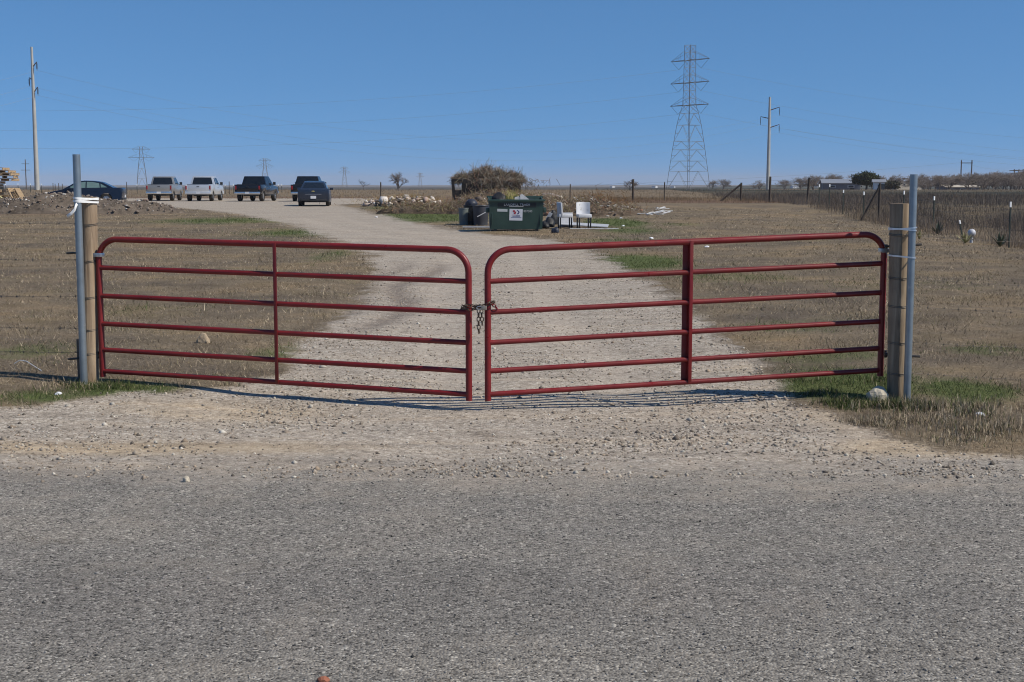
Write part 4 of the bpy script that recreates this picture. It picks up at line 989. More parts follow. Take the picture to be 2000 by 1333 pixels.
# wires of that fence
chainp = sorted([fence_pts[0], fence_pts[1], fence_pts[2], wp[0], fence_pts[3], fence_pts[4], fence_pts[5], fence_pts[6], wp[1], wp[2], wp[3], wp[4], wp[5], wp[6]], key=lambda p: -p.x / p.y)
for k, fr_ in enumerate((.12, .42, .72)):
    o = thing('fence_wire', ('top', 'middle', 'bottom')[k] + ' wire of the field fence running back to the dirt bank', 'fence wire', chainp[0], 0, 'wires of the field fence')
    pts = []
    for i in range(len(chainp) - 1):
        a_, b_ = chainp[i], chainp[i + 1]
        for t_ in (0, .5): pts.append(a_.lerp(b_, t_) - Vector((0, 0, .12 + fr_ * 1.0 + .03 * (t_ > 0))) - chainp[0])
    e = Vector((26, 31, gz(26, 31) + 1.2)) - Vector((0, 0, .1 + fr_)) - chainp[0]
    MB().tube([e] + pts, .0045, 3).build('strand', 'rust_wire', o)
for u, D, h, w in ((17, 175, 1.25, 1), (41, 178, 1.25, 1), (65, 176, 1.25, 1), (86, 172, 1.25, 1), (109, 170, 1.3, 0), (113, 182, 1.2, 0), (120, 170, 1.3, 0), (127, 178, 1.2, 0), (252, 165, 1.45, 0), (272, 172, 1.2, 1), (443, 165, 1.2, 1), (451, 160, 1.5, 0), (459, 168, 1.2, 1), (546, 168, 1.2, 1), (553, 175, 1.2, 1)):
    if w: t_post('distant white tipped fence stake on the skyline behind the parked vehicles', on(u, D), h, 'white tipped stakes along the far fence', 0, .12, 1.9)
    else:
        p = on(u, D); o = thing('wooden_fence_post', 'distant dark fence stake on the skyline behind the parked vehicles', 'fence post', p, 0, 'dark stakes along the far fence')
        MB().tube([(0, 0, -.2), (0, 0, h)], [.05, .04], 6).build('shaft', 'fence_wood', o)

# ------------------------------------------------------------------ dumpster
M['dump_green'] = smooth_mat('dumpster_green', (.028, .060, .048), .5, 0, .16, 3, .04, 30, .5, ((.075, .060, .045), 6, .63))
M['dump_dark'] = smooth_mat('dark_sign_band', (.010, .018, .020), .5, 0, .2)
M['sign_white'] = smooth_mat('white_sign_sheet', (.66, .67, .70), .5, 0, .05); M['sign_blue'] = smooth_mat('sign_blue', (.02, .03, .16), .5, 0, .1); M['sign_red'] = smooth_mat('sign_red', (.36, .02, .04), .5, 0, .1)
M['letter'] = smooth_mat('pale_lettering', (.62, .64, .64), .5, 0, .05); M['sticker'] = smooth_mat('pale_sticker', (.50, .53, .52), .5, 0, .05)
DP = on(1007, 46.5); DU = thing('dumpster', 'dark green steel dumpster lettered LANDFILL TRASH heaped with refuse', 'dumpster', DP, R(2.5))
wB, wT, dB, dT, hD = 1.76, 1.84, .95, 1.15, 1.02; th = .03
def wall4(sx0, sx1): pass
Vd = [(-wB / 2, -dB / 2, .06), (wB / 2, -dB / 2, .06), (wB / 2, dB / 2, .06), (-wB / 2, dB / 2, .06), (-wT / 2, -dT / 2, hD), (wT / 2, -dT / 2, hD), (wT / 2, dT / 2, hD + .12), (-wT / 2, dT / 2, hD + .12)]
def slab(P_, t_, name, mat, parent, bevel=0):
    P_ = [Vector(p) for p in P_]; nrm = (P_[1] - P_[0]).cross(P_[-1] - P_[0]).normalized(); L_ = len(P_); q = P_ + [p + nrm * t_ for p in P_]
    return MB().add(q, [tuple(range(L_)), tuple(range(2 * L_ - 1, L_ - 1, -1))] + [(i, i + L_, (i + 1) % L_ + L_, (i + 1) % L_) for i in range(L_)]).build(name, mat, parent, bevel)
fw = slab([Vd[0], Vd[1], Vd[5], Vd[4]], -th, 'front_wall', 'dump_green', DU)
slab([Vd[2], Vd[3], Vd[7], Vd[6]], -th, 'back_wall', 'dump_green', DU)
slab([Vd[1], Vd[2], Vd[6], Vd[5]], -th, 'side_wall', 'dump_green', DU); slab([Vd[3], Vd[0], Vd[4], Vd[7]], -th, 'side_wall', 'dump_green', DU)
slab([Vd[0], Vd[3], Vd[2], Vd[1]], -th, 'bottom', 'dump_green', DU)
MB().box((0, -dT / 2 - .015, hD + .01), (wT + .10, .07, .07)).build('rim', 'dump_green', DU, .008)
MB().box((0, dT / 2 + .015, hD + .12), (wT + .10, .07, .07)).build('rim', 'dump_green', DU, .008)
for s in (-1, 1):
    MB().box((s * (wT / 2 + .05), -.05, .70), (.10, .80, .16)).build('fork_pocket', 'dump_green', DU, .008)
    MB().box((s * (wB / 2 - .06), -dB / 2 - .045, .45), (.03, .03, .55)).build('corner_rib', 'dump_green', DU, .004)
    MB().box((s * .7, -.2, .03), (.10, .5, .06)).build('skid', 'dark_steel', DU)
# lettering and sheets on the front wall (its plane leans outward)
fslope = (dT - dB) / 2 / (hD - .06); frot = Matrix.Rotation(math.atan(fslope), 3, 'X')
def fpt(x, z, out): return Vector((x, -dB / 2 - fslope * (z - .06) - out, z))
def sheet(name, x0, x1, z0, z1, out, mat, parent, roll=0):
    c = fpt((x0 + x1) / 2, (z0 + z1) / 2, out); m = Matrix.Rotation(math.atan(fslope), 3, 'X') @ Matrix.Rotation(roll, 3, 'Y')
    return MB().box(c, (x1 - x0, .004, (z1 - z0)), m).build(name, mat, parent)
band = sheet('name_band', -.63, .67, .80, .95, .004, 'dump_dark', fw)
sg = sheet('notice_sheet', -.235, .21, .355, .745, .006, 'sign_white', fw, R(1.5))
sheet('sticker', -.645, -.30, .655, .745, .005, 'sticker', fw, R(2))
def text(name, body, size, x, z, out, mat, parent, squash=1.0):
    cu = bpy.data.curves.new(name, 'FONT'); cu.body = body; cu.size = size; cu.extrude = .0015; cu.align_x = 'CENTER'; cu.align_y = 'CENTER'; cu.space_character = 1.05
    tmp = bpy.data.objects.new(name + '_tmp', cu); COL.objects.link(tmp); dg = bpy.context.evaluated_depsgraph_get()
    me = bpy.data.meshes.new_from_object(tmp.evaluated_get(dg)); bpy.data.objects.remove(tmp)
    rot = Matrix.Rotation(math.pi / 2 + math.atan(fslope) * 1, 3, 'X'); p = fpt(x, z, out)
    for v in me.vertices: v.co = rot @ Vector((v.co.x * squash, v.co.y, v.co.z)) + p
    me.materials.clear(); bm = bmesh.new(); bm.from_mesh(me); bmesh.ops.remove_doubles(bm, verts=bm.verts, dist=1e-5); bm.verts.ensure_lookup_table(); seen = set()
    for v0 in bm.verts:
        if v0 in seen: continue
        st = [v0]; isl = set(st)
        while st:
            for e in st.pop().link_edges:
                for w in e.verts:
                    if w not in isl: isl.add(w); st.append(w)
        seen |= isl; ids = {v: i for i, v in enumerate(isl)}; fs = {f for v in isl for f in v.link_faces}
        lm = bpy.data.meshes.new('letter'); lm.from_pydata([v.co[:] for v in ids], [], [[ids[v] for v in f.verts] for f in fs]); link('letter', lm, mat, parent)
    bm.free()
text('lettering', 'LANDFILL TRASH', .105, .02, .885, .009, 'letter', fw, 1.05)
text('lettering', '807380', .10, .39, .665, .006, 'sticker', fw, .95)
sheet('lettering_rule', -.24, .24, .815, .828, .008, 'letter', fw)
# emblem: red block figure and blue letter D
for (x0, x1, z0, z1) in ((-.115, -.045, .645, .70), (-.085, -.02, .575, .63), (-.045, -.005, .62, .66)): sheet('red_mark', x0, x1, z0, z1, .010, 'sign_red', fw)
dm = MB(); 
out_, in_ = [], []
for i in range(13):
    a = -math.pi / 2 + math.pi * i / 12; out_.append((.02 + .085 * math.cos(a), .635 + .072 * math.sin(a))); in_.append((.02 + .050 * math.cos(a), .635 + .042 * math.sin(a)))
Vv = [fpt(px, pz, .0095) for px, pz in out_ + in_]; dm.add(Vv, [(i, i + 1, 14 + i, 13 + i) for i in range(12)])
o = dm.build('blue_mark', 'sign_blue', fw); md = o.modifiers.new('t', 'SOLIDIFY'); md.thickness = .002
for x0, x1, z, mt in ((-.13, 0, .535, 'sign_red'), (.0, .13, .525, 'sign_blue'), (-.13, .13, .49, 'sign_blue'), (-.18, .17, .455, 'sign_blue')): sheet('print_line', x0, x1, z, z + .010, .0095, mt, fw)

# refuse in the dumpster
M['bag'] = smooth_mat('black_bin_bag', (.010, .010, .011), .55, 0, .2, 10, .6, 12); M['bag_blue'] = smooth_mat('dark_blue_bag', (.025, .029, .044), .5, 0, .2, 10, .6, 12)
M['white_board'] = smooth_mat('white_board', (.64, .63, .61), .6, 0, .12, 8, 0, 1, .4, ((.38, .34, .28), 4, .56)); M['grey_board'] = smooth_mat('grey_board', (.42, .43, .45), .6, 0, .12, 5)
def bag(label, p, s, mat, seed, name='rubbish_bag', cat='bag'):
    me = blob(seed, s[0], s[1], s[2], 3, .32)
    for po in me.polygons: po.use_smooth = True
    o = link(name, me, mat, None, p); tag(o, label, cat); return o
bag('black rubbish bag heaped in the dumpster beside yellow twigs', DP + Vector((-.55, 0, .92)), (.30, .34, .30), 'bag', 21)
bag('small black rubbish bag in the dumpster behind the white panel', DP + Vector((.45, .2, .86)), (.38, .30, .20), 'bag', 22)
for k, (dx, w_, h_, lab) in enumerate(((.10, .26, .16, 'low white panel sticking out of the dumpster'), (.33, .36, .24, 'pointed white panel sticking out of the dumpster'))):
    o = thing('discarded_panel', lab, 'panel', DP + Vector((dx, -.25, .95)), R(3))
    poly = [(-w_ / 2, 0), (w_ / 2, 0), (w_ / 2, .07), (-w_ * .3, .06 + h_), (-w_ / 2, .05 + h_ * .9)] if k else [(-w_ / 2, 0), (w_ / 2, 0), (w_ / 2, .10), (.0, .06 + h_), (-w_ / 2, .05 + h_ * .8)]
    MB().prism(poly, -.02, .02, 'y').build('sheet', 'white_board', o)
# ------------------------------------------------------------------ bins beside the dumpster
M['bin_grey'] = smooth_mat('charcoal_bin', (.045, .047, .055), .5, 0, .15, 4); M['bin_black'] = smooth_mat('black_bin', (.012, .012, .013), .5, 0, .2, 4); M['bin_pale'] = smooth_mat('grey_green_bin', (.13, .155, .15), .5, 0, .15, 4)
def trash_can(label, u, D, r, h, mat):
    p = on(u, D); root = thing('trash_can', label, 'trash can', p, 0, 'trash cans beside the dumpster'); n = 24; V = []; F = []
    prof = [(0, 0), (r * .86, 0), (r * .9, h * .3), (r * .92, h * .32), (r * .97, h * .8), (r, h), (r * .93, h), (r * .84, .05), (0, .05)]
    for j in range(n):
        a = 6.2832 * j / n
        for rr, zz_ in prof: V.append((max(rr, .001) * math.cos(a), max(rr, .001) * math.sin(a), zz_))
    k = len(prof)
    for j in range(n):
        for i in range(k - 1): F.append((j * k + i, j * k + i + 1, ((j + 1) % n) * k + i + 1, ((j + 1) % n) * k + i))
    MB().add(V, F).build('drum', mat, root)
    MB().tube([(r * 1.02 * math.cos(6.2832 * i / n), r * 1.02 * math.sin(6.2832 * i / n), h) for i in range(n)], .018, 6, closed=True).build('lip', mat, root)
    for s in (-1, 1): MB().tube([(s * r, -.08, h * .75), (s * (r + .05), -.07, h * .72), (s * (r + .05), .07, h * .72), (s * r, .08, h * .75)], .012, 6).build('handle', mat, root)
    return p
pb = trash_can('black plastic trash can in the middle of three by the dumpster', 921, 51.6, .29, .72, 'bin_black')
trash_can('charcoal plastic trash can closest to the dumpster', 939, 51.0, .30, .74, 'bin_grey')
trash_can('grey green trash can beside the black one on the grass', 906, 51.4, .19, .62, 'bin_pale')
bag('dark blue bag bulging out of the black trash can', pb + Vector((.0, 0, .66)), (.24, .22, .24), 'bag_blue', 31)
# ------------------------------------------------------------------ white dining chairs
M['vinyl'] = smooth_mat('white_vinyl', (.62, .62, .63), .45, 0, .08, 6, 0, 1, .4, ((.44, .42, .38), 5, .60)); M['leg_dark'] = smooth_mat('dark_wood_leg', (.010, .009, .008), .4, 0, .2, 8)
def dining_chair(label, u, D, rz):
    p = on(u, D); root = thing('dining_chair', label, 'chair', p, rz, 'white dining chairs dumped beside the dumpster')
    MB().box((0, 0, .445), (.48, .50, .13)).build('seat', 'vinyl', root, .035)
    m = MB(); n = 7; V = []; F = []          # back curves round the sitter
    for i in range(n):
        x_ = -.25 + .5 * i / (n - 1); dy = -.10 * (abs(x_) / .25) ** 2
        V += [(x_, .20 + dy, .40), (x_, .27 + dy, .40), (x_, .30 + dy, .93 - .02 * abs(x_) * 4), (x_, .24 + dy, .93 - .02 * abs(x_) * 4)]
    for i in range(n - 1):
        for s in range(4): F.append((i * 4 + s, i * 4 + (s + 1) % 4, i * 4 + 4 + (s + 1) % 4, i * 4 + 4 + s))
    F += [(0, 1, 2, 3), tuple((n - 1) * 4 + s for s in (3, 2, 1, 0))]
    m.add(V, F).build('backrest', 'vinyl', root, .02)
    for sx in (-1, 1):
        for sy in (-1, 1): MB().box((sx * .20, sy * .20, .19), (.045, .045, .39), None).build('leg', 'leg_dark', root, .005)
    return root
dining_chair('white vinyl chair with dark legs turned side on, beside the dumpster', 1103, 48.2, R(98))
dining_chair('white vinyl chair with dark legs and its seat facing the gate', 1140, 48.0, R(8))
# boards, planks and other dumped things around the chairs
def board(name, label, p, size, rot, mat, cat='board', group=None):
    o = link(name, MB().box((0, 0, 0), size).mesh(name, .004), mat, None, p); o.rotation_euler = rot; tag(o, label, cat, group); return o
p = on(1150, 49.2); board('flat_panel', 'large grey panel lying on the grass under the white chairs', p + Vector((-.15, 0, .10)), (1.7, .9, .03), (R(4), R(3), R(-6)), 'grey_board')
p = on(1104, 49.4); board('flat_panel', 'pale panel propped upright behind the side on chair', p + Vector((0, 0, .27)), (.55, .04, .55), (R(-25), 0, R(4)), 'grey_board')
p = on(1160, 47.4); board('plank', 'long thin pale plank lying in front of the white chairs', p + Vector((0, 0, .03)), (1.7, .06, .03), (0, 0, R(2)), 'white_board', 'plank')
p = on(930, 48.5); board('plank', 'weathered grey plank lying beside the dumpster near the bins', p + Vector((0, 0, .05)), (.95, .14, .05), (0, 0, R(-3)), 'grey_board', 'plank')
p = on(946, 50.4); board('plank', 'thin pale stick leaning on the charcoal trash can', p + Vector((-.1, 0, .42)), (.36, .03, .03), (0, R(-28), 0), 'white_board', 'plank')
for k, (u, v, s, mt, lab) in enumerate(((1072, 440, (.22, .22, .30), 'bag', 'black bag slumped between dumpster and side on chair'), (1066, 444, (.16, .2, .24), 'bag', 'smaller black bag pressed against the dumpster side'), (1081, 436, (.18, .15, .42), 'bag', 'tall black bag behind the side on chair'), (1084, 452, (.13, .13, .17), 'bag_blue', 'dark bundle lying on bare dirt in front of the chairs'))):
    q = gat(u, v + 4); bag(lab, Vector((q.x, q.y, gz(q.x, q.y))), s, mt, 40 + k)
q = gat(1072, 441); board('crumpled_sheet', 'crumpled white sheet hanging on the black bag beside the dumpster', Vector((q.x, q.y - .28, gz(q.x, q.y) + .34)), (.14, .02, .30), (R(10), R(28), 0), 'white_board', 'litter')
p = on(1172, 62); o = thing('pipe_ring', 'white plastic pipe ring lying on its edge past the chairs', 'ring', p + Vector((0, 0, .22)), R(12))
n = 28; V = []; F = []
for j in range(n):
    a = 6.2832 * j / n
    for rr, yy in ((.25, -.10), (.25, .10), (.18, .10), (.18, -.10)): V.append((rr * math.cos(a), yy, rr * math.sin(a)))
for j in range(n):
    for i in range(4): F.append((j * 4 + i, j * 4 + (i + 1) % 4, ((j + 1) % n) * 4 + (i + 1) % 4, ((j + 1) % n) * 4 + i))
MB().add(V, F).build('ring', 'white_board', o)
rr = random.Random(5)
for k in range(14):
    u = rr.uniform(1252, 1306); v = 424 - (u - 1252) * .12 + rr.uniform(-10, 2); q = gat(u, v); s = rr.uniform(.25, .6)
    board('broken_board', 'broken white board piece scattered on the dirt past the chairs', Vector((q.x, q.y, gz(q.x, q.y) + .05 + rr.uniform(0, .05))), (s, rr.uniform(.06, .2), .03), (rr.uniform(-.25, .25), rr.uniform(-.25, .25), rr.uniform(-.9, .9)), 'white_board', 'board', 'broken white boards on the dirt')
for k in range(9):
    u = rr.uniform(1128, 1170); v = rr.uniform(396, 418); q = gat(u, v + 8); s = rr.uniform(.3, .8)
    board('pale_scrap', 'pale plank scrap jumbled behind the white chairs', Vector((q.x, q.y + 1.0, gz(q.x, q.y) + .25 + rr.uniform(0, .25))), (s, .07, .04), (rr.uniform(-.3, .3), rr.uniform(-.8, .8), rr.uniform(-.9, .9)), 'white_board', 'board', 'pale scraps behind the chairs')
for k, (u, v) in enumerate(((1213, 428), (1200, 412), (1217, 444), (1205, 413), (1272, 468), (1380, 485), (840, 393), (735, 425), (845, 417), (880, 416), (828, 412))):
    q = gat(u, v); me = blob(60 + k, .07, .06, .04, 2); o = link('litter', me, 'paper', None, (q.x, q.y, gz(q.x, q.y))); tag(o, 'small pale scrap of litter lying in the yard grass', 'litter', 'pale litter in the yard')
# ------------------------------------------------------------------ mounds, rubble and brush
M['mulch'] = smooth_mat('dark_mulch', (.095, .072, .052), .95, 0, .5, 2.5, 1.0, 6, .1, ((.16, .12, .085), 5, .52))
M['dirt_heap'] = smooth_mat('grey_dirt_heap', (.125, .10, .078), .95, 0, .4, 2.2, 1.0, 6, .1, ((.19, .16, .125), 6, .54))
def mound(label, x0, y0, rx, ry, h, mat, seed, name='debris_mound', rot=0):
    n, k = 40, 26; V = []; F = []
    zz0 = gz(x0, y0)
    xx, yy = np.meshgrid(np.linspace(-1, 1, n), np.linspace(-1, 1, k)); r2 = np.clip(1 - xx ** 2 - yy ** 2, 0, 1)
    X = x0 + xx * rx * math.cos(rot) - yy * ry * math.sin(rot); Y = y0 + xx * rx * math.sin(rot) + yy * ry * math.cos(rot)
    H = (r2 ** .7) * h * (.45 + 1.0 * fbm(X * .8 + seed, Y * .8, seed, 4)) + (fbm(X * 3, Y * 3, seed + 3, 3) - .5) * .14 * (r2 > .02)
    G = zg(X.ravel(), Y.ravel()).reshape(X.shape); Zm = G + H - .06 * (r2 < .03)
    idx = np.arange(n * k).reshape(k, n); F = np.stack([idx[:-1, :-1], idx[:-1, 1:], idx[1:, 1:], idx[1:, :-1]], -1).reshape(-1, 4)
    keep = (r2.ravel()[F] > 0).any(1)
    o = np_mesh(name, np.stack([X.ravel(), Y.ravel(), Zm.ravel()], 1), F[keep], mat, smooth=True); tag(o, label, 'mound')
    from_ = (np.stack([X.ravel(), Y.ravel(), Zm.ravel()], 1), r2.ravel())
    return from_
def scatter_on(mdata, n, lift=0):
    P_, r2 = mdata; ok = np.where(r2 > .04)[0]; i = RNG.choice(ok, n); return P_[i] + np.stack([RNG.uniform(-.15, .15, n), RNG.uniform(-.15, .15, n), RNG.uniform(0, .06, n) + lift], 1)
RUB = [(.28, .24, .20), (.36, .32, .28), (.20, .16, .13), (.16, .13, .105), (.50, .47, .43), (.21, .14, .11)]
ml = mound('long grey rubble mound of broken earth in front of the navy sedan', gx(120, 66), 66, 6.2, 2.2, .78, 'dirt_heap', 3)
stones('mound_rubble', scatter_on(ml, 1500), RNG.gamma(1.4, .018, 1500) + .010, pal(1500, RUB + [(.20, .16, .13)] * 4), label='broken stones strewn over the long grey mound', cat='rubble', kind='stuff')
m1 = mound('dark brown debris mound behind the dumpster', gx(990, 66), 66, 3.6, 3.0, .95, 'mulch', 5)
m2 = mound('low dark brown ridge beside the trash cans', gx(835, 65), 65, 2.5, .8, .36, 'mulch', 7)  # low ridge in the same dark brown as the debris mounds
m3 = mound('low debris mound behind the white chairs', gx(1145, 63), 63, 2.7, 2.2, .62, 'mulch', 9)
m4 = mound('low heap of pale broken concrete at the yard edge', gx(790, 78), 78, 2.4, 1.0, .46, 'dirt_heap', 11)
CON = [(.52, .45, .40), (.60, .55, .50), (.44, .36, .31), (.36, .27, .23)]
stones('concrete_rubble', scatter_on(m4, 260, .02), RNG.gamma(2, .035, 260) + .02, pal(260, CON), label='pale pinkish broken concrete chunks heaped at the yard edge', cat='rubble', kind='stuff')
stones('debris_rubble', np.concatenate([scatter_on(m1, 500), scatter_on(m3, 380)]), RNG.gamma(1.4, .022, 880) + .010, pal(880, [(.30, .17, .11), (.42, .36, .29), (.20, .15, .11), (.56, .51, .44), (.14, .11, .09), (.50, .46, .41)]), label='mixed rubble and scraps strewn over the debris mounds', cat='rubble', kind='stuff')
def brush(name, label, base, n, L0, r, cols, updir, spread, **k):
    A = base(n); d = RNG.normal(size=(n, 3)) * spread + np.array(updir); d /= np.linalg.norm(d, axis=1)[:, None]; L_ = RNG.uniform(.4, 1, n) * L0
    return sticks(name, A - d * (L_ / 2)[:, None] * .8, A + d * (L_ / 2)[:, None], RNG.uniform(.5, 1.2, n) * r, pal(n, cols, .3), label=label, cat='brush', kind='stuff')
BR = [(.21, .155, .105), (.28, .215, .15), (.13, .095, .068), (.38, .31, .23), (.23, .12, .07), (.30, .27, .13)]
brush('dry_brush', 'tangle of dry brown branches on the debris mounds behind the dumpster', lambda n: np.concatenate([scatter_on(m1, n * 6 // 10, .05), scatter_on(m3, n * 2 // 10, .05), scatter_on(m2, n - n * 6 // 10 - n * 2 // 10, .03)]), 4600, .6, .010, BR, (0, 0, .35), .8)
brush('straw_brush', 'straw yellow brush heap behind the pale concrete', lambda n: np.concatenate([scatter_on(m4, n // 2, .12), np.stack([RNG.normal(gx(800, 83), 1.7, n - n // 2), RNG.normal(83, .6, n - n // 2), .55 + np.abs(RNG.normal(.25, .2, n - n // 2))], 1)]), 1100, .5, .012, [(.34, .25, .12), (.42, .31, .17), (.24, .15, .08)], (.3, 0, .3), .6)
cx_, cy_ = gx(1168, 72), 72
brush('rust_brush', 'rust brown brush heap beyond the pipe ring', lambda n: np.stack([RNG.normal(cx_, .8, n), RNG.normal(cy_, .7, n), gz(cx_, cy_) + np.abs(RNG.normal(.25, .28, n))], 1), 900, .6, .012, [(.20, .10, .04), (.28, .15, .06), (.12, .07, .035)], (0, 0, .4), .7)
brush('yellow_twigs', 'yellow green twigs sticking out of the dumpster', lambda n: np.array(DP) + np.stack([RNG.normal(-.12, .14, n), RNG.normal(0, .2, n), np.abs(RNG.normal(1.15, .12, n))], 1), 160, .32, .007, [(.34, .31, .10), (.42, .36, .16), (.22, .23, .07)], (0, 0, 1), .6)
# open trailer piled high with brush
M['trailer'] = smooth_mat('dark_trailer_steel', (.030, .027, .026), .7, .1, .4, 2, .3, 8, .3, ((.085, .065, .052), 2.5, .55))
TX = gx(955, 74); TRL = thing('brush_trailer', 'dark high sided trailer piled high with dead branches', 'trailer', (TX, 74, gz(TX, 74)), R(1)); zt0 = TRL.location.z
def tl(u, v): q = at(u, v, 74); return (q.x - TX, q.z - zt0)
xL0, _ = tl(884, 360); xL1, _ = tl(902, 360); xR, _ = tl(1017, 360); _, zT = tl(950, 351); _, zTL = tl(890, 352)
npl = 6
for i in range(npl):
    a0 = xL1 + (xR - xL1) * i / npl; a1 = xL1 + (xR - xL1) * (i + 1) / npl
    MB().box(((a0 + a1) / 2, -.8 + .02 * (i % 2), (.55 + zT) / 2), (a1 - a0 - .02, .05, zT - .55)).build('side_panel', 'trailer', TRL, .004)
    MB().box(((a0 + a1) / 2, .8 + .02 * (i % 2), (.55 + zT) / 2), (a1 - a0 - .02, .05, zT - .55)).build('side_panel', 'trailer', TRL, .004)
for x_ in (xL1 + .05, xR - .03): MB().box((x_, 0, (.55 + zT) / 2 - .05), (.05, 1.5, zT - .7)).build('end_panel', 'trailer', TRL)
for s in (-1, 1):
    MB().box((xL0 + .06, s * .8, zT / 2), (.12, .08, zT), Matrix.Rotation(R(-4), 3, 'Y')).build('corner_post', 'trailer', TRL)
    MB().box(((xL0 + xL1) / 2, s * .8, zT - .05), (xL1 - xL0, .08, .12)).build('top_rail', 'trailer', TRL)
    MB().box(((xL0 + xL1) / 2 + .02, s * .8, zT - .85), (xL1 - xL0 - .1, .06, .55)).build('lower_gate', 'trailer', TRL)
    for wx in (.3, 1.1): wheel(TRL, wx, s * .95, .36, .24, s)
MB().box(((xL0 + xR) / 2, 0, .50), (xR - xL0, 1.6, .10)).build('bed', 'trailer', TRL)
def heap_pts(n):
    u = RNG.uniform(888, 1020, n); x_ = np.array([gx(q, 74) for q in u]); k = (u - 888) / 132
    top = np.interp(k, [0, .06, .2, .33, .42, .5, .62, .75, .85, 1], [352, 347, 342, 337, 327, 331, 339, 339, 346, 347]); zt_ = (361 - top) * 74 / FPX + CAM_Z; zb_ = zt0 + zT - .06
    zt_ = zt_ + (fbm(x_ * 3.6, np.full(n, 3.3), 19, 4) - .5) * 1.0; t_ = RNG.uniform(0, 1, n) ** .8; return np.stack([x_, 74 + RNG.uniform(-.72, .7, n) * (1 - .5 * t_), zb_ + (zt_ - zb_ - .08) * t_], 1)
HB = [(.30, .255, .20), (.22, .185, .145), (.40, .35, .285), (.14, .115, .09), (.24, .21, .14), (.30, .18, .12)]
brush('branch_heap', 'high heap of dead grey brown branches on the dark trailer', heap_pts, 4600, .85, .013, HB, (.35, 0, .15), .7)
brush('drooping_branches', 'dead branches drooping over the side of the dark trailer', lambda n: np.stack([RNG.normal(gx(985, 73), .9, n), 73.05 + RNG.uniform(-.15, .1, n), zt0 + zT - np.abs(RNG.normal(0, .28, n))], 1), 700, .6, .012, HB, (.2, 0, -.5), .6)
brush('overhanging_sticks', 'stray sticks poking out above the branch heap', lambda n: heap_pts(n) + np.array([0, -.1, .10]), 420, 1.3, .013, HB, (.25, 0, .5), .7)
p = on(1082, 70); me = blob(91, .75, .35, .22, 3, .25); o = link('sheet_heap', me, smooth_mat('dusty_sheet', (.34, .29, .26), .8, 0, .25, 3), None, (p.x, p.y, gz(p.x, p.y) + .55)); o.rotation_euler = (0, R(16), 0); tag(o, 'pale torn sheet draped over debris beyond the dumpster', 'sheet')
# ------------------------------------------------------------------ pallets
def pallet_mesh(): 
    return None
def pallet(label, p, rz, tilt=(0, 0)):
    root = thing('pallet', label, 'pallet', p, rz, 'wooden pallets beside the rubble mound'); root.rotation_euler = (tilt[0], tilt[1], rz)
    return root
PM = {'slat': MB().box((0, 0, 0), (1.2, .10, .02)).mesh('slat'), 'stringer': MB().box((0, 0, 0), (.045, 1.0, .09)).mesh('stringer')}
for m_ in PM.values(): m_.materials.append(M['pallet'])
def fill_pallet(root):
    for y_ in np.linspace(-.45, .45, 7): link('slat', PM['slat'], None, root, (0, float(y_), .125))
    for y_ in (-.45, 0, .45): link('slat', PM['slat'], None, root, (0, y_, .01))
    for x_ in (-.57, 0, .57): link('stringer', PM['stringer'], None, root, (x_, 0, .067))
PX, PY = gx(0, 74), 74; pz = gz(PX, PY); zc = pz
rr = random.Random(3)
ORD = ['bottom one', 'second from bottom', 'third from bottom', 'fourth from bottom', 'fifth from bottom', 'sixth from bottom', 'seventh from bottom', 'middle one', 'seventh from top', 'sixth from top', 'fifth from top', 'fourth from top', 'third from top', 'second from top', 'topmost one']
for k in range(15):
    lab = 'wooden pallet of the tall stack beside the rubble mound, ' + ORD[k]
    r_ = pallet(lab, (PX + rr.uniform(-.25, .1) + (.42 if 10 <= k < 14 else 0) + (.35 if k < 5 else 0) - (.2 if 5 <= k < 10 else 0), PY + rr.uniform(-.1, .1), zc), R(rr.uniform(-9, 9))); fill_pallet(r_); zc += .147
for k, (dx, lab) in enumerate(((1.35, 'wooden pallet leaning against the stack, outer one'), (1.05, 'wooden pallet leaning against the stack, inner one'))):
    r_ = pallet(lab, (PX + dx, PY - .25 - .1 * k, pz + .52), R(6 - 12 * k), (0, R(62 + 4 * k))); fill_pallet(r_); r_.location.z = pz + .50
bag('yellow torn sack lying against the pallet stack', on(2, 71) + Vector((0, 0, .45)), (.3, .25, .25), smooth_mat('yellow_sack', (.45, .43, .18), .6), 71, 'torn_sack', 'sack')
bag('dark purple bundle lying against the pallet stack', on(10, 71) + Vector((0, 0, .38)), (.35, .25, .14), smooth_mat('purple_cloth', (.06, .035, .075), .7), 72, 'cloth_bundle', 'bundle')

# ------------------------------------------------------------------ trees
M['bark'] = smooth_mat('grey_bark', (.125, .105, .09), .9, 0, .3, 3); M['twig_crown'] = attr_mat('bare_twig_crown'); M['leaf_crown'] = attr_mat('evergreen_leaves')
def bare_tree_parts(seed, H, spread, depth, trunk_r, multi=1):
    rr = random.Random(seed); A, B, Rr = [], [], []; trunk = []
    def grow(p, d, L_, r, lv):
        q = p + d * L_; 
        (trunk if lv >= depth - 1 else A).append((p, q, r))
        if lv == 0: return
        for _ in range(rr.choice((3, 3, 4)) if lv > 1 else 4):
            nd = (d + Vector((rr.gauss(0, 1), rr.gauss(0, 1), rr.gauss(.15, .6))) * spread).normalized(); grow(p.lerp(q, rr.uniform(.5, 1)), nd, L_ * rr.uniform(.62, .86), r * .58, lv - 1)
    for _ in range(multi): grow(Vector((0, 0, -.1)), (Vector((rr.gauss(0, .25), rr.gauss(0, .25), 1))).normalized(), H * .27, trunk_r, depth)
    return trunk, A
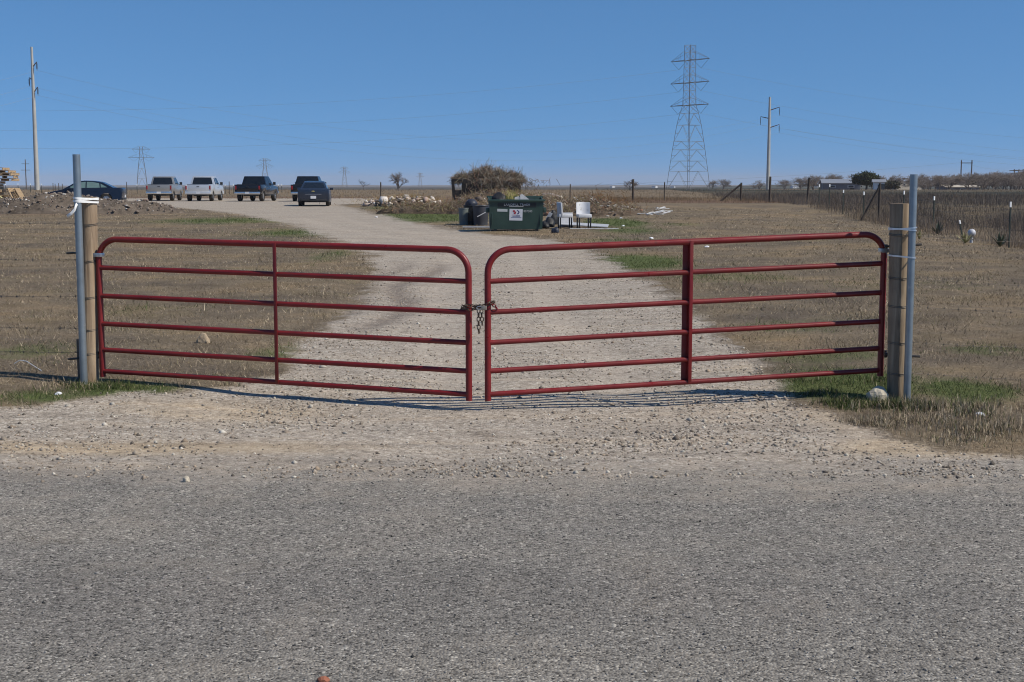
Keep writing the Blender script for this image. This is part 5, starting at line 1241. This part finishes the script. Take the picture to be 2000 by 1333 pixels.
def bare_tree(label, loc, seed, H, spread, depth, r, cols, multi=1, twig=.03, name='bare_tree', group='leafless trees of the plain'):
    trunk, tw = bare_tree_parts(seed, H, spread, depth, r, multi); top = max(b.z for a, b, _ in tw); k = H / top
    root = thing(name, label, 'tree', loc, 0, group); m = MB()
    for a, b, q in trunk: m.tube([a * k, b * k], [q, q * .6], 6)
    m.build('trunk', 'bark', root)
    A = np.array([a * k for a, b, _ in tw]); B = np.array([b * k for a, b, _ in tw]); n = len(A)
    o = sticks('crown', A, B, np.array([max(twig * .7, q) for _, _, q in tw]), pal(n, cols, .25), 'twig_crown', kind='stuff'); o.parent = root
    return root
TC = [(.17, .14, .12), (.13, .105, .09), (.22, .18, .155)]
p = on(780, 215); bare_tree('round crowned leafless tree standing alone on the skyline', p, 4, 3.1, .62, 5, .14, TC, 2, .02)
p = on(713, 230); bare_tree('small spindly leafless tree beside the dark stake', p, 9, 2.0, .75, 4, .06, [(.07, .06, .05)], 1, .012)
p = on(1229, 230); bare_tree('small leafless tree behind the tall dark fence post', p, 14, 1.9, .6, 5, .07, TC, 2, .016)
def leaf_tree(label, loc, seed, rx, rz_, H, cols, name='evergreen_tree'):
    root = thing(name, label, 'tree', loc); rg = np.random.default_rng(seed)
    MB().tube([(0, 0, -.2), (.1, 0, H * .35), (0, .1, H * .7)], [rx * .09, rx * .07, rx * .03], 7).tube([(.05, 0, H * .3), (rx * .5, .2, H * .6)], [rx * .05, rx * .02], 5).tube([(.05, 0, H * .3), (-rx * .5, -.2, H * .6)], [rx * .05, rx * .02], 5).build('trunk', 'bark', root)
    cl_ = rg.normal(size=(34, 3)); cl_ /= np.linalg.norm(cl_, axis=1)[:, None]; cl_ = cl_ * rg.uniform(.35, .85, (34, 1)) * np.array([rx, rx, rz_]) + np.array([0, 0, H - rz_])
    n = 5200; c = cl_[rg.integers(0, 34, n)] + rg.normal(size=(n, 3)) * np.array([rx, rx, rz_]) * .17; c[:, 2] = np.clip(c[:, 2], H * .12, None)
    d = rg.normal(size=(n, 3)); d /= np.linalg.norm(d, axis=1)[:, None]; e = np.cross(d, rg.normal(size=(n, 3))); e /= np.linalg.norm(e, axis=1)[:, None]; s = rx * .075
    V = np.stack([c - d * s, c + e * s * .6, c + d * s, c - e * s * .6], 1).reshape(-1, 3); F = np.arange(4 * n).reshape(n, 4)
    cc = np.array(cols)[rg.integers(0, len(cols), n)] * rg.uniform(.7, 1.3, (n, 1))
    o = np_mesh('crown', V, F, 'leaf_crown', np.repeat(cc, 4, 0)); o.parent = root; o['kind'] = 'stuff'; return root
EV = [(.040, .050, .022), (.060, .068, .030), (.028, .036, .018)]
p = on(1688, 300); leaf_tree('dark bushy evergreen tree beside the grey shed', p, 3, 2.9, 1.7, 4.1, EV)
p = on(1898, 380); leaf_tree('dark evergreen shrub beneath the twin pole frame', p, 5, 2.2, 1.2, 2.6, EV, 'evergreen_shrub')
p = on(1611, 330); leaf_tree('slim evergreen shrub next to the grey shed wall', p, 8, .9, 1.3, 2.8, [(.05, .05, .022)], 'evergreen_shrub')
p = on(1730, 340); leaf_tree('olive evergreen bush behind the dark bushy tree', p, 11, 3.0, 1.2, 2.6, [(.07, .065, .04), (.05, .05, .03)], 'evergreen_shrub')
# far leafless trees: three kinds of crown, copied
protos = []
for k in range(4):
    t_ = bare_tree('leafless grey brown tree in the far tree line right of the lattice tower', (0, 0, 0), 30 + k, 5.0, .75, 5, .12, [(.22, .185, .16), (.17, .145, .125), (.27, .23, .20)], 3, .03, 'bare_tree', 'leafless trees in the far tree line'); protos.append(t_)
spots = [(1585, 330, .8), (1560, 420, .9), (1632, 380, 1.0), (1660, 410, 1.0), (1715, 350, .85), (1745, 430, 1.1), (1778, 470, 1.2), (1800, 390, .9), (1822, 420, 1.0), (1838, 480, 1.2), (1856, 430, 1.0), (1878, 460, 1.25), (1895, 430, 1.2), (1908, 400, 1.0), (1925, 420, 1.25), (1940, 450, 1.3), (1953, 410, 1.15), (1968, 380, 1.1), (1985, 400, 1.25), (2000, 380, 1.2), (2025, 390, 1.2), (2060, 400, 1.2), (1530, 480, .8), (1480, 520, .8), (1410, 560, .9), (1390, 600, .9), (1785, 360, .8), (1810, 340, .8), (1830, 330, .8), (1850, 345, .8), (1885, 335, .85), (1915, 330, .9), (1935, 345, .9), (1960, 325, .9), (1978, 340, .9), (1995, 325, .95), (1860, 500, 1.2), (1905, 520, 1.3), (1945, 530, 1.3), (1700, 480, 1.1), (1600, 460, 1.0)]
for k, (u, D, s) in enumerate(spots):
    pr = protos[k % 4]; p = on(u, D, -.2); sc = (s * 1.35, s * 1.35, s * 1.0)
    if k < 4: pr.location = p; pr.scale = sc; pr.rotation_euler = (0, 0, k)
    else: copy_tree(pr, None, p, k * 1.7, None, sc)
# ------------------------------------------------------------------ buildings far right
M['shed_grey'] = smooth_mat('grey_metal_shed', (.13, .135, .15), .6, .1, .08, .6); M['roof_pale'] = smooth_mat('pale_metal_roof', (.30, .31, .33), .45, .2, .06, .6); M['tan_wall'] = smooth_mat('tan_wall', (.50, .44, .35), .8, 0, .08, .6); M['white_wall'] = smooth_mat('white_wall', (.66, .66, .65), .7, 0, .05, .6); M['win'] = smooth_mat('dark_window', (.03, .035, .04), .15, 0, .1)
def house(label, u, D, w, d, hw, hr, wall, roof, rz=0, wins=3, group=None, dz=0):
    p = on(u, D, dz); root = thing('building', label, 'building', p, rz, group)
    V = [(-w / 2, -d / 2, -.5), (w / 2, -d / 2, -.5), (w / 2, d / 2, -.5), (-w / 2, d / 2, -.5), (-w / 2, -d / 2, hw), (w / 2, -d / 2, hw), (w / 2, d / 2, hw), (-w / 2, d / 2, hw), (-w / 2, 0, hw + hr), (w / 2, 0, hw + hr)]
    wl_ = MB().add(V, [(0, 1, 5, 4), (2, 3, 7, 6), (1, 2, 6, 9, 5), (3, 0, 4, 8, 7)]).build('wall', wall, root)
    e = .35; rf = MB()
    for s in (-1, 1):
        a, b_ = Vector((-w / 2 - e, s * (d / 2 + e), hw - hr * e / (d / 2))), Vector((w / 2 + e, s * (d / 2 + e), hw - hr * e / (d / 2))); c, f = Vector((w / 2 + e, 0, hw + hr)), Vector((-w / 2 - e, 0, hw + hr)); t_ = Vector((0, 0, .12))
        rf.add([a, b_, c, f, a + t_, b_ + t_, c + t_, f + t_], [(0, 1, 2, 3), (4, 7, 6, 5), (0, 4, 5, 1), (1, 5, 6, 2), (3, 2, 6, 7), (0, 3, 7, 4)])
    rf.build('roof', roof, root)
    for i in range(wins):
        x_ = -w / 2 + w * (i + .5) / wins; f_ = MB().box((x_, -d / 2 - .03, hw * .5), (w / wins * .35, .08, hw * .35)).build('window', 'white_wall', root); MB().box((x_, -d / 2 - .08, hw * .5), (w / wins * .28, .04, hw * .28)).build('pane', 'win', f_)
    MB().box((w * .28, -d / 2 - .03, hw * .36), (1.0, .06, hw * .72)).build('door', 'win', root)
    return root
house('grey metal shed beside the dark bushy evergreen', 1637, 320, 8.5, 7, 1.6, .8, 'shed_grey', 'roof_pale', R(-8), 2)
house('long tan walled building with pale roof behind the weathered post', 1762, 460, 8.5, 9, 2.2, .5, 'tan_wall', 'roof_pale', R(4), 5, None, .6)
house('low grey building under the twin pole frame', 1865, 360, 9, 6, 1.2, .45, 'shed_grey', 'tan_wall', R(5), 3, None, -.3)
house('small white hut next to the evergreen tree', 1712, 290, 2.2, 2.2, 1.7, .4, 'white_wall', 'roof_pale', R(-10), 1)
for k, (u, D) in enumerate(((1518, 1700), (1548, 1560), (1565, 1850), (1590, 1600), (1395, 1900), (1415, 2000), (1195, 2300), (1277, 2100), (1312, 2200))):
    house('tiny white house lost on the far plain', u, D, 7, 6, 2.2, 1.2, 'white_wall', 'roof_pale', R(20 * k), 2, 'white houses on the far plain', .3)
# ------------------------------------------------------------------ globe, agaves
p = on(1896, 43); o = thing('globe_ball', 'white globe lying in dry weeds beside the fence', 'ball', p + Vector((0, 0, .32)))
bm = bmesh.new(); bmesh.ops.create_uvsphere(bm, u_segments=24, v_segments=14, radius=.125); me = bpy.data.meshes.new('globe')
for f in bm.faces: f.smooth = True
bm.to_mesh(me); bm.free(); link('globe', me, smooth_mat('dusty_globe', (.50, .50, .52), .5), o); MB().tube([(0, 0, -.36), (0, 0, -.13)], .05, 10).build('neck', 'grey_board', o)
M['agave'] = smooth_mat('agave_leaf', (.075, .095, .055), .6, 0, .25, 4); M['agave_yellow'] = smooth_mat('yellowed_agave_leaf', (.28, .26, .11), .6, 0, .25, 4)
def agave(label, u, D, s, n, mat, seed):
    p = on(u, D); root = thing('agave_plant', label, 'plant', p, 0, 'spiky plants along the fence'); rr = random.Random(seed)
    for k in range(n):
        a = rr.uniform(0, 6.28); t_ = rr.uniform(.1, .9); L_ = s * rr.uniform(.7, 1.1); d = Vector((math.cos(a) * math.sin(t_), math.sin(a) * math.sin(t_), math.cos(t_))); sd_ = d.cross(Vector((0, 0, 1))).normalized() * .05 * s * 1.3
        mid = d * L_ * .5; V = [-sd_ * .7, sd_ * .7, mid + sd_, mid - sd_, d * L_ + Vector((0, 0, -.05 * L_)), mid + Vector((0, 0, -.04 * s))]
        MB().add(V, [(0, 1, 2, 3), (3, 2, 4), (0, 5, 1), (1, 5, 2), (2, 5, 4), (4, 5, 3), (3, 5, 0)]).build('leaf', mat, root)
agave('dark green agave clump next to a fence post', 1830, 50, .55, 18, 'agave', 1)
agave('yellowing agave clump beside the tilted short post', 1884, 42, .45, 18, 'agave_yellow', 2)
agave('green agave clump at the foot of the outermost white tipped post', 1952, 40.5, .48, 20, 'agave', 3)
agave('pale agave tuft growing behind the gate pipe', 1794, 44, .36, 12, 'agave_yellow', 4)
# ------------------------------------------------------------------ grass and gravel (uncountable)
DRY = [(.30, .235, .16), (.23, .175, .118), (.46, .38, .27), (.15, .112, .078), (.26, .205, .14), (.18, .155, .088), (.40, .32, .22)]; GRN = [(.058, .084, .025), (.080, .105, .034), (.045, .066, .022), (.11, .115, .045)]
def turf(n, y0, y1, seed):
    """short cropped grass, density falling with distance"""
    t_ = RNG.uniform(0, 1, n); y = y0 * (y1 / y0) ** t_; x = RNG.uniform(-1, 1, n) * (y * .43 + 1.2)
    sd_ = drive_sd(x, y); edge = sd_ + (fbm(x * 2.3, y * 2.3, 8) - .5) * .7
    ok = (edge < -.02) & (y > road_edge(x) + .2); x, y = x[ok], y[ok]; n = len(x); g = green_val(x, y) + (fbm(x * 2, y * 2, 4) - .5) * .5 + RNG.uniform(-.25, .25, n)
    clump = fbm(x * 1.3, y * 1.3, 21); keep = RNG.uniform(0, 1, n) < np.clip(clump * 1.7 - .25, .1, 1); keep |= g > .5
    x, y, g, clump = x[keep], y[keep], g[keep], clump[keep]; n = len(x)
    P_ = np.stack([x, y, zg(x, y) - .004], 1); sc = (y / 12) ** .95
    L_ = RNG.gamma(3, .014, n) * (.5 + 1.0 * clump) * np.where(g > .45, 1.35, 1.0); Wd = RNG.uniform(.0035, .0075, n) * sc
    C = np.where((g > .42)[:, None], pal(n, GRN, .3), pal(n, DRY, .45) * (.65 + .75 * fbm(x * .4, y * .4, 31))[:, None])
    return P_, np.clip(L_, .01, .16), Wd, RNG.uniform(.40, 1.45, n), RNG.uniform(0, 6.28, n), C
P_, L_, Wd, ti, az, C = turf(480000, 9.2, 75, 1)
blades('dry_grass', P_, L_, Wd, ti, az, C, label='short dead brown grass of the field with green patches', cat='grass')
# longer tufts around the posts and along the drive edges
def tuft_field(cs):
    Ps, Ls, Ws, Ts, As, Cs = [], [], [], [], [], []
    for (u, v, su, n, L0, green) in cs:
        c = gat(u, v); s_ = su / FPX * c.y; x = RNG.normal(c.x, s_, n); y = RNG.normal(c.y, s_ * .8, n); 
        ok = (drive_sd(x, y) + (fbm(x * 3, y * 3, 8) - .5) * .8 < .12) & (RNG.uniform(0, 1, n) < np.clip(fbm(x * 5, y * 5, 77) * 3 - .8, .05, 1)); x, y = x[ok], y[ok]; m_ = len(x); isg = RNG.uniform(0, 1, m_) < green
        Ps.append(np.stack([x, y, zg(x, y) - .005], 1)); Ls.append(RNG.uniform(.3, 1, m_) * L0 * .72); Ws.append(RNG.uniform(.003, .006, m_)); Ts.append(np.clip(np.abs(RNG.normal(.25, .75, m_)), 0, 1.5)); As.append(RNG.uniform(0, 6.28, m_))
        Cs.append(np.where(isg[:, None], pal(m_, GRN, .3), pal(m_, DRY + [(.48, .40, .28), (.52, .44, .32)], .2)))
    return [np.concatenate(a) for a in (Ps, Ls, Ws, Ts, As, Cs)]
rr = random.Random(12); cs = [(215, 757, 26, 900, .10, .85), (170, 757, 24, 700, .10, .7), (290, 762, 28, 500, .07, .7), (130, 752, 25, 350, .09, .3), (1640, 790, 24, 900, .14, .85), (1690, 798, 26, 1300, .15, .8), (1770, 800, 28, 1400, .16, .55), (1830, 806, 36, 1400, .15, .35), (1900, 815, 40, 1300, .14, .25), (1600, 770, 24, 700, .09, .8), (1700, 752, 40, 1200, .10, .8), (1560, 745, 28, 600, .07, .7), (1745, 800, 8, 500, .17, .7), (1800, 830, 50, 1400, .13, .1), (1950, 845, 50, 1300, .13, .1), (1700, 828, 30, 900, .11, .1), (1880, 860, 50, 900, .09, .2), (1980, 800, 40, 900, .13, .3), (60, 780, 50, 900, .07, .5)]
for k in range(90): 
    u, v = rr.uniform(0, 2000), 470 + 320 * rr.random() ** 1.5; cs.append((u, v, 10 + 10 * rr.random(), 90, .06 + .05 * rr.random(), .15))
a6 = tuft_field(cs); blades('grass_tufts', *a6, seg2=True, label='longer tufts of green and straw grass around the gate posts', cat='grass')
# tall dry weeds past the fence and along the skyline
def weeds(n, xf, yf, L0, cols, wsc):
    x = xf(n); y = yf(n); cl_ = fbm(x * .35, y * .35, 41) ; keep = RNG.uniform(0, 1, n) < np.clip(cl_ * 1.9 - .35, .05, 1); x, y, cl_ = x[keep], y[keep], cl_[keep]; n = len(x)
    P_ = np.stack([x, y, zg(x, y) - .02], 1); return P_, RNG.uniform(.45, 1, n) * L0 * (.55 + .8 * cl_), RNG.uniform(.006, .012, n) * wsc * (y / 50) ** .7, np.abs(RNG.normal(.1, .62, n)), RNG.uniform(0, 6.28, n), pal(n, cols, .3) * (.7 + .6 * fbm(x * .12, y * .12, 51))[:, None] * np.where((x > 17)[:, None], np.array([.60, .62, .68]), np.array([.92, .92, .92]))
WG = [(.21, .175, .145), (.16, .135, .115), (.24, .185, .13), (.27, .19, .115), (.13, .11, .098)]
def rx_(n):
    y = rx_.y; return 14.4 + (y - 40) * .055 + RNG.gamma(1.3, .30, n) * y * .35 + .3
def ry_(n): rx_.y = 33 + 110 * RNG.uniform(0, 1, n) ** 1.4; return rx_.y
yy_ = ry_(130000); w6 = weeds(130000, lambda n: rx_(n), lambda n: yy_, .62, WG, .8)
blades('tall_weeds', *w6, seg2=True, label='tall grey brown dry weeds filling the field past the fence', cat='weeds')
BG = [(.22, .145, .085), (.17, .115, .072), (.26, .18, .105), (.14, .10, .068)]
y2 = 118 + 140 * RNG.uniform(0, 1, 42000) ** 1.2; w6 = weeds(42000, lambda n: RNG.uniform(-1, 1, n) * (y2 * .42 + 5), lambda n: y2, .36, BG, 1.4)
blades('skyline_grass', *w6, seg2=False, label='rust brown tall grass along the skyline behind the parked vehicles', cat='grass')
y3 = RNG.uniform(88, 120, 16000); w6 = weeds(16000, lambda n: RNG.uniform(6, 22, n), lambda n: y3, .34, BG, 1.2)
blades('fence_grass', *w6, seg2=False, label='brown grass bank along the far fence below the lattice tower', cat='grass')
# gravel
GC = [(.36, .305, .24), (.29, .245, .19), (.40, .35, .285), (.23, .19, .15), (.48, .44, .375), (.33, .26, .19), (.14, .12, .10)]
def gravel(n, y0, y1, size, ico, name, label, cols, inside, road=False):
    t_ = RNG.uniform(0, 1, n); y = y0 * (y1 / y0) ** t_; x = RNG.uniform(-1, 1, n) * (y * .43 + 1)
    s_ = drive_sd(x, y); pt = fbm(x * 1.1, y * 1.1, 61); ok = inside(x, y, s_, pt); x, y = x[ok], y[ok]; n = len(x); sz = size(n)
    return stones(name, np.stack([x, y, zg(x, y) + sz * .15], 1), sz, pal(n, cols, .25), 'stones', ico, label=label, cat='gravel', kind='stuff')
gravel(90000, 8.7, 32, lambda n: RNG.gamma(2.5, .0026, n) + .0035, False, 'fine_gravel', 'fine pale gravel covering the driveway', GC, lambda x, y, s, p: (s > .03) & (RNG.uniform(0, 1, len(x)) < np.clip(p * 2.2 - .5, .05, 1) * (1 - .6 * track_val(x, y))))
gravel(15000, 8.6, 36, lambda n: RNG.gamma(1.5, .0034, n) + .005, True, 'coarse_gravel', 'coarser pale stones strewn on the driveway', GC, lambda x, y, s, p: (s > -.1) & (RNG.uniform(0, 1, len(x)) < np.clip(p * 3 - 1.1, .02, 1) * (1 - .65 * track_val(x, y))))
gravel(42000, 4.2, 9.3, lambda n: RNG.gamma(2.0, .0011, n) + .0022, False, 'road_chips', 'loose stone chips lying on the chip seal road', [(.24, .228, .21), (.18, .17, .16), (.30, .28, .255), (.10, .096, .092), (.38, .355, .32), (.05, .05, .05)], lambda x, y, s, p: (y < road_edge(x) + .1) & (RNG.uniform(0, 1, len(x)) < np.clip(np.exp(-(road_edge(x) - y) / .55) + p * 1.3 - .15, .1, 1)))
# ------------------------------------------------------------------ haze
hz = MB().box((0, 3400, 15.5), (14600, 7300, 55)).mesh('haze'); m, ns, ls, b = new_mat('haze_air'); ns.remove(b)
pv = ns.new('ShaderNodeVolumePrincipled'); pv.inputs['Density'].default_value = 1.35e-4; pv.inputs['Color'].default_value = (.90, .83, .84, 1); pv.inputs['Anisotropy'].default_value = 0.0
ls.new(pv.outputs[0], ns['Material Output'].inputs['Volume']); o = link('haze', hz, m); o['kind'] = 'stuff'; o['label'] = 'thin bluish haze of the distant air'
